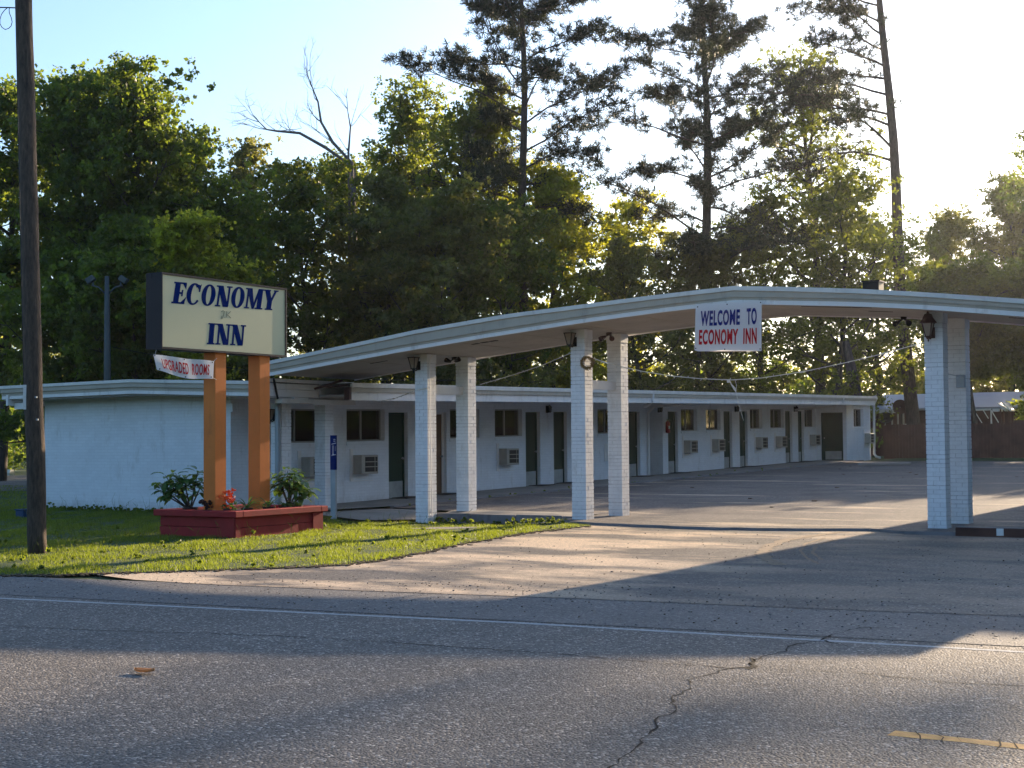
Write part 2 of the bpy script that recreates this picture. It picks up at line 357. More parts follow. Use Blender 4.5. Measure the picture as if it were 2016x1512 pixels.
# lines
def strip(name, pts, w, dz, mt, kind='structure', jit=0, seed=0):
    r = random.Random(seed); b = MB(); L = []; Rr = []
    for i, p in enumerate(pts):
        p = Vector(p[:2]); d = (Vector(pts[min(i + 1, len(pts) - 1)][:2]) - Vector(pts[max(i - 1, 0)][:2])).normalized(); n = Vector((-d.y, d.x)); ww = w * (1 + r.uniform(-jit, jit))
        L.append(p + n * ww / 2); Rr.append(p - n * ww / 2)
    for i in range(len(pts) - 1):
        b.add([(q.x, q.y, G(q.x, q.y) + (dz if name != 'road_crack' or q.y < 9.95 else .0065)) for q in (L[i], L[i + 1], Rr[i + 1], Rr[i])], [(0, 1, 2, 3)])
    o = b.build(name, mt); o['kind'] = kind; return o
def pxline(pts): return [tuple(hz(*p)[:2]) for p in pts]
wl = pxline([(0, 1178), (1000, 1225.6), (2016, 1284)]); d0 = Vector(wl[0]) - Vector(wl[1]); d1 = Vector(wl[2]) - Vector(wl[1])
strip('road_edge_line', rough([tuple(Vector(wl[0]) + d0 * 6)] + wl + [tuple(Vector(wl[2]) + d1 * 20)], .3, .004, 2), .075, .002, M['whiteline'], jit=.12)
yl = pxline([(1757, 1443), (2016, 1471)])
for i in range(3):
    s = Vector(yl[0]) + Vector((1, -.02)) * (12 * i)
    strip('road_centre_dash', rough([tuple(s), tuple(s + Vector((3.0, -.06)))], .12, .008, 4 + i), .115, .0015, M['yellowline'], jit=.22, seed=i)
def crack(pts, w, seed):
    r = random.Random(seed); P = pxline(pts); P2 = rough(P, .07, .018, seed)
    strip('road_crack', P2, w, .0028, M['crack'], jit=.85, seed=seed)
crack([(0, 1231), (120, 1238), (240, 1243), (400, 1247), (560, 1253), (720, 1262), (1000, 1281), (1130, 1290), (1290, 1305), (1440, 1315), (1560, 1318), (1700, 1327), (1850, 1342), (2016, 1351)], .010, 3)
for k_, p_ in enumerate((((1795, 1440), (1806, 1450), (1812, 1458)), ((1845, 1446), (1856, 1452), (1858, 1465)), ((1880, 1448), (1900, 1462), (1925, 1466)), ((1958, 1456), (1966, 1466), (1962, 1476)), ((1757, 1440), (1730, 1436), (1690, 1434), (1600, 1430)), ((1995, 1462), (2004, 1474)))): crack(list(p_), .005, 20 + k_)
crack([(1860, 1243), (1770, 1238), (1690, 1237), (1640, 1250), (1610, 1262), (1560, 1270), (1545, 1282), (1500, 1293), (1478, 1305), (1484, 1313), (1430, 1317), (1400, 1328), (1355, 1338), (1366, 1352), (1330, 1370), (1325, 1385), (1336, 1398), (1300, 1412), (1291, 1425), (1290, 1440), (1250, 1468), (1228, 1490), (1200, 1512), (1180, 1530)], .011, 4)
crack([(1476, 1296), (1484, 1312), (1470, 1318)], .02, 5)
crack([(1620, 1262), (1660, 1270), (1672, 1275)], .012, 6)
for k_, p_ in enumerate((((1660, 1048), (1600, 1056), (1548, 1064), (1512, 1077), (1500, 1092), (1512, 1104), (1535, 1114)), ((1625, 1060), (1585, 1072), (1576, 1086), (1588, 1100), (1612, 1112)), ((1640, 1064), (1606, 1076), (1600, 1090), (1618, 1104)))): strip('tyre_track', rough(pxline(p_), .1, .006, 40 + k_), (.16, .05, .05)[k_], .0115, M['track'], jit=.4, seed=k_)
# concrete
sheet('walkway', [(-20.45, 22.3), (-18.9, 22.3), (-18.55, 25), (-18.55, 57.4), (-20.45, 57.4)], .075, M['concrete'])
b = MB()
for i in range(24):
    y0 = 25 + i * 1.35; dz = rng.uniform(-.012, .008); b.box(-18.56, -18.43 + rng.uniform(-.012, .012), y0, y0 + 1.34, -.05, .085 + dz, G)
tag(b.build('walkway_kerb', M['kerb'], bevel=.008), kind='structure')
sheet('front_path', [tuple(hz(x, y, -.07)[:2]) for x, y in [(800, 1047), (850, 1037), (1060, 1036), (1075, 1041), (1000, 1046), (880, 1049)]], .035, M['concrete'])
sheet('side_path', [tuple(hz(x, y, -.06)[:2]) for x, y in [(560, 1008), (860, 1011), (860, 1023), (640, 1021), (560, 1018)]], .03, M['concrete'])
# kerb island under the left pillars
b = MB()
xk = -15.95
while xk < -12.75:
    w = min(1.0, -12.7 - xk); b.box(xk, xk + w - .008, 22.72, 22.9, -.2, .085 + rng.uniform(-.006, .006)); xk += w
tag(b.build('concrete_kerb', M['kerb'], bevel=.012), 'low dark concrete kerb running between the two left front pillars', 'kerb')
sheet('island_slab', [(-15.95, 22.91), (-12.9, 22.91), (-12.9, 24.15), (-16.2, 24.25)], .075, M['concrete'])
# side street and far lawn on the left
a1, a2, a3, a4 = [hz(*p) for p in [(-700, 975), (120, 972), (120, 948), (-700, 948)]]
sheet('side_street', [(p[0], p[1]) for p in (a1, a2, a3, a4)], .03, M['lot'])
a1, a2 = hz(-400, 937, .15), hz(24, 939, .15)
b = MB(); b.tube([(a1[0], a1[1], .32), (a2[0], a2[1], .32)], .16, 6); tag(b.build('concrete_kerb', M['whitepaint']), 'pale kerb bar across the side street, left of the wooden pole', 'kerb')
# verge by the fence
sheet('verge', [(-18.4, 57.6), (60, 57.3), (60, 62.5), (-18.4, 62.5)], .03, M['ground'])

# ================================================================== MOTEL WING
XW, YE, YF = -20.5, 22.1, 57.6
S = lambda x, y: SL * (y - 25) if y > 25 else 0.
def Yw(px): return float(hx(px, 850, XW)[1])
wing = empty('motel_building', (XW, YE, 0), 'long low white brick motel wing with green doors and a wide flat eave', 'motel')
ZT = lambda y: 2.69 + .0152 * (y - 23.1)
WT = 2.44                                        # wall top, relative to floor slope
opens = []                                       # (y0, y1, z0, z1)
def zr(a): return a
win_y = [(23.55, 25.05), (25.96, 27.42), (30.21, 31.6), (32.36, 33.78), (38.2, 39.65), (44.19, 45.5), (46.26, 47.55), (50.33, 51.55), (52.39, 53.85), (56.2, 57.45)]
door_y = [(27.58, 28.36, 'g'), (29.3, 30.05, 'b'), (33.96, 34.75, 'g'), (35.52, 36.30, 'g'), (40.28, 41.06, 'g'), (43.15, 43.92, 'g'), (47.83, 48.60, 'g'), (49.30, 50.06, 'g'), (53.98, 54.76, 'g'), (55.42, 56.10, 'g')]
for y0, y1 in win_y: opens.append((y0, y1, 1.47, 2.22))
for y0, y1, k in door_y: opens.append((y0, y1, .04, 2.14))
opens.append((41.58, 42.75, .04, WT))
opens.sort()
b = MB(); y = YE
def seg(y0, y1, z0, z1): b.box(XW - .2, XW, y0, y1, z0, z1, S)
for y0, y1, z0, z1 in opens:
    if y < y0 < 25 or (y < 25 < y0): seg(y, min(25, y0), -.2, WT); y = min(25, y0) if y0 > 25 else y0
    if y < y0: seg(y, y0, -.2, WT)
    if z0 > .1: 
        if y0 < 25 < y1: seg(y0, 25, -.2, z0); seg(25, y1, -.2, z0)
        else: seg(y0, y1, -.2, z0)
    if z1 < WT: seg(y0, y1, z1, WT)
    y = y1
seg(y, YF + .2, -.2, WT)
b.build('side_wall', M['brick'], wing)
b = MB(); b.box(-26.2, XW - .201, YE, YE + .2, -.3, 2.5); b.box(-26.2, -26.0, YE + .201, 60.8, -.3, 2.4, S); b.box(-26.0, -19.4, 60.8, 61.0, -.2, WT, S)
b.box(XW - .2, XW + .06, YE - .012, YE + .2, 2.12, 2.30)
b.build('end_wall', M['brick'], wing)
# recess of the breezeway
b = MB(); b.box(XW - 1.4, XW - .202, 42.755, 42.9, 0, WT, S); b.box(XW - 1.5, XW - 1.4, 41.4, 42.9, 0, WT, S); b.box(XW - 1.4, XW - .202, 41.4, 41.57, 0, WT, S)
b.build('breezeway_wall', M['brick'], wing)
# wall with wide green door facing the camera and the projecting last room
b = MB(); b.box(-20.5, -20.31, YF, YF + .2, -.1, WT, S); b.box(-20.309, -19.361, YF, YF + .2, 2.06, WT, S); b.box(-19.36, -19.2, YF, 58.55, -.1, WT, S)
b.box(-19.4, -19.2, 59.85, 60.8, -.1, WT, S); b.box(-19.4, -19.2, 58.55, 59.85, -.1, 1.43, S); b.box(-19.4, -19.2, 58.55, 59.85, 2.2, WT, S)
b.build('end_room_wall', M['brick'], wing)
def make_window(y0, y1, x, z0, z1, brown=False, wide_sill=True):
    s = lambda a, c: S(a, c); f = MB(); xf = x - .13
    f.box(xf - .03, xf + .01, y0, y1, z1 - .035, z1, s); f.box(xf - .03, xf + .01, y0, y1, z0, z0 + .035, s)
    f.box(xf - .03, xf + .01, y0, y0 + .035, z0 + .036, z1 - .036, s); f.box(xf - .03, xf + .01, y1 - .035, y1, z0 + .036, z1 - .036, s)
    ym = y0 + (y1 - y0) * .47; f.box(xf - .02, xf + .018, ym - .022, ym + .022, z0 + .036, z1 - .036, s)
    w = f.build('window', M['alum'], wing)
    g = MB(); g.box(xf - .012, xf - .006, y0 + .036, ym - .023, z0 + .036, z1 - .036, s); g.box(xf - .006, xf, ym + .023, y1 - .036, z0 + .036, z1 - .036, s); g.build('pane', M['glass'], w)
    c = MB(); n = 36; vs = []; r = random.Random(int(y0 * 10))
    for k in range(n + 1):
        yy = y0 + (y1 - y0) * k / n; xx = xf - .09 + .022 * math.sin(k * 1.15 + r.random()) 
        vs += [(xx, yy, z0 + S(0, yy)), (xx, yy, z1 + S(0, yy))]
    c.add(vs, [(2 * k, 2 * k + 2, 2 * k + 3, 2 * k + 1) for k in range(n)]); c.build('curtain', M[r.choice(('curtain2', 'curtain3')) if brown else r.choice(('curtain', 'curtain', 'curtain3'))], w, smooth=True)
    c = MB(); c.box(x - .12, x + .028, y0 - .02, y1 + .02, z0 - .085, z0 - .003, s); c.build('sill', M['brick'], w)
    k = MB(); k.box(x - .5, x - .45, y0 - .02, y1 + .02, z0 - .02, z1 + .02, s); k.box(x - .45, x - .203, y0 - .03, y0 - .005, z0, z1, s); k.box(x - .45, x - .203, y1 + .005, y1 + .03, z0, z1, s); k.box(x - .45, x - .203, y0, y1, z0 - .03, z0 - .005, s); k.box(x - .45, x - .203, y0, y1, z1 + .005, z1 + .03, s)
    k.build('room_interior', M['louver'], w)
for i, (y0, y1) in enumerate(win_y): make_window(y0, y1, XW, 1.47, 2.22, i > 5)
make_window(58.56, 59.84, -19.2, 1.44, 2.19, True)
def make_door(y0, y1, kind):
    f = MB(); f.box(XW - .15, XW - .10, y0 + .002, y0 + .05, .04, 2.138, S); f.box(XW - .15, XW - .10, y1 - .05, y1 - .002, .04, 2.138, S); f.box(XW - .15, XW - .10, y0 + .051, y1 - .051, 2.09, 2.138, S)
    d = MB(); d.box(XW - .165, XW - .125, y0 + .051, y1 - .051, .05, 2.089, S)
    if kind == 'g': d.box(XW - .124, XW - .122, y0 + .13, y1 - .13, 1.1, 1.9, S)
    o = d.build('door', M['green_door' if kind == 'g' else 'brown_door'], wing)
    if kind == 'b': o['label'] = 'brown wooden door'
    f.build('frame', M['green_door' if kind == 'g' else 'trim'], o)
    if kind == 'g': q = MB(); q.box(XW - .121, XW - .114, y0 + .052, y1 - .06, .07, .47, S); q.build('kick_plate', M['kick'], o)
    h = MB(); h.lathe((XW - .12, y1 - .1, 1.02 + S(0, y1)), [(.012, 0), (.012, .03), (.028, .035), (.03, .055), (.02, .07)], 10, 'x'); h.build('handle', M['metal'], o, smooth=True)
    t = MB(); t.box(XW + .05, XW + .5, y0 + .05, y1 - .02, .083, .095, S); t.build('door_mat', M['louver'], wing)
for d in door_y: make_door(*d)
d = MB(); sh = lambda x, y: S(0, YF); d.box(-20.26, -19.41, YF + .1, YF + .14, .06, 2.02, sh); o = d.build('door', M['green_door'], wing); o['label'] = 'wide green door facing the road at the far end of the wing'
f = MB(); f.box(-20.308, -20.262, YF + .06, YF + .12, 0, 2.055, sh); f.box(-19.408, -19.362, YF + .06, YF + .12, 0, 2.055, sh); f.box(-20.261, -19.409, YF + .06, YF + .12, 2.022, 2.055, sh); f.build('frame', M['green_door'], o)
f = MB(); f.box(-20.16, -19.46, YF + .092, YF + .099, .1, .45, sh); f.build('kick_plate', M['kick'], o)
f = MB(); f.lathe((-20.18, YF + .1, 1.0 + sh(0, 0)), [(.012, 0), (.012, -.03), (.03, -.04), (.02, -.06)], 10, 'y'); f.build('handle', M['metal'], o)
# air conditioners
def make_ac(y0, x=XW, w=.64):
    z0, z1 = .71, 1.15; s0 = S(0, y0 + .3); P = lambda *a: None
    fx = x + .25
    a = MB(); a.box(x - .05, fx, y0, y0 + w, z0 + s0, z1 + s0); 
    o = a.build('air_conditioner', M['ac'], wing, bevel=.012)
    g = MB(); g.box(fx - .002, fx + .003, y0 + .13, y0 + w - .04, z0 + s0 + .05, z1 + s0 - .045); gr = g.build('grille', M['louver'], o)
    g = MB()
    for k in range(2): zz = z0 + s0 + .05 + (k + 1) * .115; g.box(fx + .0035, fx + .012, y0 + .13, y0 + w - .04, zz - .009, zz + .009)
    g.box(fx + .0032, fx + .0125, y0 + w - .15, y0 + w - .137, z0 + s0 + .05, z1 + s0 - .045)
    g.build('louver', M['ac'], o)
    p = MB(); p.box(x + .002, x + .02, y0 - .13, y0 + w + .1, z0 + s0 - .17, z0 + s0 - .155); p.box(x + .002, x + .02, y0 - .13, y0 - .115, z0 + s0 - .154, z1 + s0 + .14)
    p.box(x + .002, x + .008, y0 - .114, y0 - .004, z0 + s0 - .154, z1 + s0 + .14); p.build('wall_sleeve', M['trim'], o)
for y0 in (24.35, 26.2, 32.56, 44.37, 46.75, 50.85, 52.9, 56.75): make_ac(y0)
make_ac(59.95, -19.2, .6)
# lone wall panels (blanked sleeves) near the brown door and beyond the second pillar pair
for y0 in (30.75, 38.6):
    p = MB(); p.box(XW + .002, XW + .022, y0, y0 + .55, .62, 1.16, S); p.build('blank_sleeve', M['trim'], wing, bevel=.006)
# roof: eave slab with stepped fascia, pitched felt, soffit
XE, Y0R, Y1R = -18.1, 23.12, 58.0
rf = lambda x, y: ZT(y)
b = MB(); b.box(-26.6, XE - .02, 24.35, Y1R + .3, -.03, -.004, rf); b.box(-19.01, XE - .02, Y0R, 24.349, -.03, -.004, rf); b.box(-26.6, -18.98, Y1R + .301, 61.2, -.03, -.004, rf); b.build('roof', M['roofing'], wing)
b = MB()
for y0, y1 in ((Y0R, 30.6), (30.605, 36.7), (36.705, 42.8), (42.805, 48.9), (48.905, 55), (55.005, Y1R + .3)): b.box(XE - .06, XE, y0, y1, -.095, 0, rf)
b.box(-19.04, XE - .061, Y1R + .24, Y1R + .3, -.095, 0, rf); b.box(-19.04, -18.98, Y1R + .301, 61.2, -.095, 0, rf)
b.build('drip_edge', M['drip'], wing)
b = MB(); b.box(XE - .08, XE - .025, Y0R, Y1R + .25, -.19, -.096, rf); b.box(-19.06, -19.0, Y1R + .26, 61.1, -.19, -.096, rf); b.build('fascia_board', M['beige'], wing)
b = MB()
for y0, y1 in ((Y0R, 29.8), (29.806, 39.2), (39.206, 50), (50.006, 58.2)): b.box(XE - .11, XE - .07, y0, y1, -.36, -.191, rf)
b.box(-19.09, XE - .111, 58.16, 58.2, -.36, -.191, rf); b.box(-19.09, -19.05, 58.201, 61, -.36, -.191, rf)
b.build('eave_board', M['trim'], wing)
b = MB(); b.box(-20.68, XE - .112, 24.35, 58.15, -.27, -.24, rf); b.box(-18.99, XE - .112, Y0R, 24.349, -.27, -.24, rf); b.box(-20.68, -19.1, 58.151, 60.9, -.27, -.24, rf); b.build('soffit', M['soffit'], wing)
# front gable end
def gz(x): return 2.835 - abs(x + 22.6) * (.008 if x < -22.6 else .039)
xs = [-26.75, -24.5, -22.6, -20.5, -19.02]
def slab(name, mt, y0, y1, za, zb):
    b = MB(); 
    for p, q in zip(xs[:-1], xs[1:]): b.prism([(p, gz(p) + za), (q, gz(q) + za), (q, gz(q) + zb), (p, gz(p) + zb)], 1, y0, y1)
    return b.build(name, mt, wing)
slab('drip_edge', M['drip'], 21.28, 21.36, -.065, 0); slab('fascia_board', M['beige'], 21.31, 21.36, -.16, -.066); slab('fascia_board', M['beige'], 21.35, 21.40, -.225, -.161)
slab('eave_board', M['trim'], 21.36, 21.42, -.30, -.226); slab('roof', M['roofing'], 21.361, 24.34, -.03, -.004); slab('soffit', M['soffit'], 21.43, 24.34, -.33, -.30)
b = MB(); b.box(-26.56, -26.5, 21.32, 24, 2.36, 2.6); b.box(-26.5, -26.2, 21.5, 21.55, 2.28, 2.42); b.build('end_trim', M['trim'], wing)
# porch beam boards above the near posts
b = MB(); b.box(-19.06, -19.02, 21.45, 24.34, 2.55, 2.76); b.box(-19.05, -19.01, 21.5, 23.15, 2.40, 2.545); b.box(-19.055, -19.005, 23.18, 24.33, 2.41, 2.548); b.build('porch_board', M['trim'], wing)
b = MB(); b.box(-19.12, -18.94, 21.9, 24.3, 2.27, 2.36); b.box(-19.35, -18.96, 22.3, 22.75, 2.361, 2.395); b.build('gutter', M['drip'], wing)
b = MB(); b.box(-18.26, -18.12, 23.04, 23.115, 2.34, 2.60); b.build('eave_end', M['rust'], wing)
# broken boards hanging at the end of the eave
b = MB(); b.obox((-18.62, 22.98, 2.66), (.86, .3, .25), (-.3, .95, 0), (-.2, -.1, .97), .33, .03, .02); b.obox((-18.42, 23.0, 2.62), (.9, .2, .1), (-.2, .95, 0), (0, 0, 1), .25, .02, .015); b.build('broken_board', M['rust'], wing)
b = MB()
for (y0) in (41.62,): b.tube([(XW + .06, y0 - .06, .1 + S(0, y0)), (XW + .06, y0 - .06, 2.1 + S(0, y0)), (XW + .3, y0 - .06, 2.3 + S(0, y0)), (XE - .2, y0 - .06, 2.36 + S(0, y0)), (XE - .1, y0 - .06, 2.5 + S(0, y0))], .04, 8)
b.build('downspout', M['trim'], wing)
b = MB(); yq = 54.1; b.tube([(XE - .04, yq, 2.62 + S(0, yq)), (XE - .06, yq, 2.44 + S(0, yq)), (XE - .5, yq + .1, 2.3 + S(0, yq)), (XW + .05, yq + .9, 2.2 + S(0, yq))], .045, 8); b.build('downspout', M['trim'], wing)
b = MB(); yq = 41.2; b.tube([(XE - .04, 37.2, 2.62 + S(0, 37.2)), (XE - .05, 37.2, 2.42 + S(0, 37.2)), (XE - .3, 37.4, 2.3 + S(0, 37.2)), (XE - .6, 37.8, 2.28 + S(0, 37.2))], .05, 8); b.build('downspout', M['trim'], wing)
b = MB(); z9 = S(0, 60.9); b.tube([(-19.0, 61.0, 2.6 + z9), (-19.08, 60.97, 2.4 + z9), (-19.1, 60.95, .25 + z9), (-19.0, 60.9, .12 + z9), (-18.8, 60.8, .08 + z9)], .055, 8); b.build('downspout', M['drip'], wing)
# small wall lanterns on the wing
for px, x in ((1080, XW), (1450, XW), (1566, XW), (1299, XW - .0)):
    y0 = Yw(px) - .1; z0 = 2.16 + S(0, y0)
    b = MB(); b.box(x, x + .03, y0 - .05, y0 + .05, z0 - .05, z0 + .16); b.lathe((x + .1, y0, z0 + .02), [(.035, -.06), (.06, -.04), (.075, .1), (.03, .15), (.01, .17)], 6); b.build('wall_lantern', M['dark'], wing)
t = empty('fire_extinguisher', (XW + .09, Yw(1310), 1.2 + S(0, 43)), 'small red fire extinguisher hanging on the white wall beside the alcove', 'fire extinguisher')
yx = Yw(1310) ; zx = 1.42 + S(0, 43)
b = MB(); b.lathe((XW + .09, yx, zx), [(.03, 0), (.075, .02), (.075, .34), (.05, .39), (.022, .41)], 12); b.build('cylinder', M['extred'], t, smooth=True)
b = MB(); b.box(XW + .06, XW + .16, yx - .02, yx + .02, zx + .41, zx + .46); b.tube([(XW + .14, yx, zx + .43), (XW + .19, yx, zx + .38), (XW + .18, yx, zx + .12)], .012, 6); b.build('nozzle', M['dark'], t)
b = MB(); b.box(XW + .1, XW + .1665, yx - .05, yx + .05, zx + .14, zx + .24); b.build('paper_label', M['whitepaint'], t)
t = MB(); yx = 42.0; t.lathe((XW - .3, yx, .09 + S(0, yx)), [(.05, 0), (.06, .05), (.025, .5), (.02, .95)], 8); tag(t.build('fire_hydrant_pipe', M['rust']), 'thin rusty standpipe standing in the alcove of the white wing', 'pipe')

# ================================================================== BRICK PILLARS
def pillar_mesh(x0, y0, s, zb, zt, seed, capz=.18):
    r = random.Random(seed); b = MB(); b.mi = 1; b.box(x0 + .010, x0 + s - .010, y0 + .010, y0 + s - .010, zb, zt - .002); b.mi = 0
    n = int((zt - capz - zb) / .0677); hh = (zt - capz - zb) / n
    for k in range(n):
        z0 = zb + k * hh; z1 = z0 + hh - r.choice((.004, .006, .008, .014)); j = lambda: r.uniform(-.0018, .0018)
        ox, oy = j(), j()
        if k % 2: parts = [(0, .195, 0, .095), (.203, s, 0, .195), (s - .195, s, .203, s), (0, .095, .103, s)]
        else: parts = [(0, .095, 0, .195), (.103, s, 0, .095), (s - .095, s, .103, s), (0, s - .103, s - .095, s)]
        for (a, c, d, e) in parts: 
            jx, jy = j(), j(); b.box(x0 + a + jx, x0 + c + jx, y0 + d + jy, y0 + e + jy, z0 + r.uniform(0, .0015), z1 + r.uniform(-.0015, .0015))
    b.box(x0 - .006, x0 + s + .006, y0 - .006, y0 + s + .006, zt - capz + .001, zt)
    return b
canopy = empty('entrance_canopy', (-9, 23, 0), 'long bowed entrance canopy on pairs of white brick pillars', 'canopy')
prof = [(-18.95, 2.80), (-17.4, 2.97), (-15.8, 3.14), (-15.3, 3.19), (-13.76, 3.335), (-12.0, 3.485), (-10.8, 3.57), (-9.95, 3.62), (-9.0, 3.66), (-8.18, 3.60), (-7.0, 3.51), (-5.9, 3.40), (-4.48, 3.215), (-3.0, 3.0), (-2.0, 2.85)]
topp = [(-18.95, 3.09), (-17.4, 3.28), (-15.8, 3.48), (-15.3, 3.545), (-13.3, 3.73), (-12, 3.80), (-10.8, 3.87), (-9.95, 3.91), (-9.0, 3.95), (-8.18, 3.885), (-7, 3.78), (-5.9, 3.655), (-4.48, 3.47), (-3, 3.25), (-2.0, 3.1)]
def pl(P, x): return float(np.interp(x, [p[0] for p in P], [p[1] for p in P]))
cx = list(np.linspace(-18.95, -9, 26)) + list(np.linspace(-9, -2.0, 18))[1:]
def cslab(name, mt, y0, y1, fa, fb, joints=False, x0=-99):
    b = MB(); X = [x for x in cx if x > x0]
    for i, (p, q) in enumerate(zip(X[:-1], X[1:])):
        g = .003 if joints and i % 6 == 5 else 0
        b.prism([(p, fa(p)), (q - g, fa(q)), (q - g, fb(q)), (p, fb(p))], 1, y0, y1)
    return b.build(name, mt, canopy)
T = lambda o: (lambda x: pl(topp, x) + o)
B = lambda o: (lambda x: pl(prof, x) + o)
for ya, sg in ((21.5, 1), (24.35, -1)):
    Yy = lambda a, c: (min(ya + sg * a, ya + sg * c), max(ya + sg * a, ya + sg * c))
    cslab('drip_edge', M['drip'], *Yy(-.03, .02), T(-.07), T(0), True)
    cslab('fascia_board', M['beige'], *Yy(.0, .06), lambda x: pl(prof, x) + .115, T(-.071))
    cslab('fascia_board', M['beige'], *Yy(.025, .07), B(.072), B(.114))
    cslab('trim_board', M['trim'], *Yy(.035, .08), B(0), B(.071), True)
cslab('roof', M['roofing'], 21.53, 24.32, T(-.05), T(-.012))
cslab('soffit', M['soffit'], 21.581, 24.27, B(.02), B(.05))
# soffit vents and open seams
def seam(x0, x1, y0, y1):
    b = MB(); b.prism([(x0, pl(prof, x0) + .012), (x1, pl(prof, x1) + .012), (x1, pl(prof, x1) + .019), (x0, pl(prof, x0) + .019)], 1, y0, y1); b.build('soffit_vent', M['louver'], canopy)
for k in range(3): seam(-14.55 + k * .2, -14.40 + k * .2, 22.15, 22.24)
seam(-17.1, -16.7, 22.4, 22.45); seam(-8.05, -6.9, 22.0, 22.025); seam(-7.2, -6.8, 22.8, 22.82); seam(-4.9, -4.5, 22.4, 22.43)
b = MB()
for xs_ in np.arange(-18.2, -2.5, 1.22):
    zz_ = pl(prof, xs_) + .0185; b.prism([(xs_, zz_ + .001), (xs_ + .014, zz_ + .001), (xs_ + .014, zz_ - .004), (xs_, zz_ - .004)], 1, 21.6, 24.25)
b.build('soffit_seam', M['beige'], canopy)
SP = .29
rows = [('P0', -19.66, 22.4, 0), ('P1', -16.01, 22.4, -.3), ('P2', -12.56, 22.4, -.1), ('P3', -6.19, 22.4, -.1)]
for i, (nm, x, y, zb) in enumerate(rows):
    for j, yy in enumerate((22.4, 23.77)):
        xx = x + (0 if j == 0 else (.02, .03, .02, .0)[i])
        zt = (2.27 if i == 0 else pl(prof, xx + .15) + .018)
        zb2 = zb if not (i == 1 and j == 1) else .07
        pm = pillar_mesh(xx, yy, SP, zb2, zt, i * 7 + j, .17 if i else .04); pm.build('pillar', [M['pillar'], M['joint']], wing if i == 0 else canopy)
# tie boards between front and rear pillar of the left pairs
for x in (-16.01, -12.56):
    b = MB(); b.box(x + .16, x + .20, 22.70, 24.0, 2.40, 2.565); b.build('tie_board', M['trim'], canopy)
b = MB(); xq = -6.19 + SP; b.box(-6.04, -5.90, 23.68, 23.765, 2.28, 2.49); b.tube([(-5.93, 22.75, 2.47), (-5.93, 23.7, 2.45)], .008, 6); b.build('junction_box', M['metal'], canopy, bevel=.006)
b = MB(); xq = -16.01 + SP + .02; b.tube([(xq + .05, 22.50, 3.15), (xq - .0, 22.46, 3.06), (xq, 22.46, 1.6), (xq + .004, 22.5, .0)], .011, 6); b.build('conduit', M['trim'], canopy)
b = MB(); b.tube([(-19.42, 22.33, 2.30), (-19.40, 22.31, 2.2), (-19.40, 22.31, .02)], .062, 8); b.build('downspout', M['metal'], wing)
b = MB(); b.obox((-18.97, 21.75, 2.56), (0, .28, -.96), (1, 0, 0), (0, .96, .28), .22, .012, .02); b.build('brace', M['dark'], wing)
# lanterns on the front pillar faces
def lantern(x, z, ornate, parent, y=22.395):
    b = MB(); yc = y - .12
    b.box(x - .045 + .03, x + .045 + .03, y - .02, y, z - .11, z + .06); b.tube([(x + .03, y - .01, z - .08), (x + .02, y - .07, z - .12), (x, yc, z - .10)], .013, 6)
    w0, w1 = .036, .074
    for sx in (-1, 1):
        for sy in (-1, 1): b.tube([(x + sx * w0, yc + sy * w0, z - .08), (x + sx * w1, yc + sy * w1, z + .12)], .009, 5)
    b.box(x - w0 - .01, x + w0 + .01, yc - w0 - .01, yc + w0 + .01, z - .095, z - .078); b.box(x - w1 - .012, x + w1 + .012, yc - w1 - .012, yc + w1 + .012, z + .118, z + .135)
    b.lathe((x, yc, z), [(.04, -.096), (.03, -.12), (.012, -.135), (.014, -.15), (.003, -.175)], 8)
    if ornate: b.lathe((x, yc, z), [(.14, .125), (.12, .15), (.085, .20), (.06, .26), (.025, .275), (.02, .29), (.008, .31), (.006, .34)], 8)
    o = b.build('wall_lantern', M['rust' if ornate else 'dark'], parent)
    g = MB(); c = .93
    g.add([(x - w0 * c, yc - w0 * c, z - .075), (x + w0 * c, yc - w0 * c, z - .075), (x + w0 * c, yc + w0 * c, z - .075), (x - w0 * c, yc + w0 * c, z - .075), (x - w1 * c, yc - w1 * c, z + .117), (x + w1 * c, yc - w1 * c, z + .117), (x + w1 * c, yc + w1 * c, z + .117), (x - w1 * c, yc + w1 * c, z + .117)],
          [(3, 2, 1, 0), (4, 5, 6, 7), (0, 1, 5, 4), (1, 2, 6, 5), (2, 3, 7, 6), (3, 0, 4, 7)]); g.build('glass', M['frost'], o)
lantern(-15.95, 2.96, False, canopy); lantern(-12.50, 3.27, False, canopy); lantern(-6.09, 3.13, True, canopy); lantern(-19.58, 2.03, False, wing, 22.395)
# twin security lights under the soffit
def seclight(x, y, k):
    z = pl(prof, x) + .02; b = MB(); b.lathe((x, y, z - .05), [(.05, 0), (.055, .05)], 10)
    for sx in (-1, 1):
        b.tube([(x, y, z - .04), (x + sx * .06, y - .03, z - .07)], .012, 6); c = Vector((x + sx * .075, y - .05, z - .085)); d = Vector((sx * .5, -.75, -.45)).normalized() if k else Vector((sx * .9, -.2, .35)).normalized()
        b.tube([c - d * .03, c, c + d * .07, c + d * .1], [.02, .03, .048, .05], 10)
    b.build('security_light', M['dark' if k != 2 else 'rust'], canopy)
seclight(-15.87, 23.55, 0); seclight(-12.35, 23.5, 2); seclight(-7.0, 24.1, 1)
b = MB(); b.box(-7.32, -7.05, 22.9, 23.17, 3.70, 4.03); b.box(-7.34, -7.03, 22.88, 23.19, 4.031, 4.05); b.box(-7.38, -6.99, 22.84, 23.23, 3.70, 3.83); b.build('roof_vent', M['dark'], canopy)

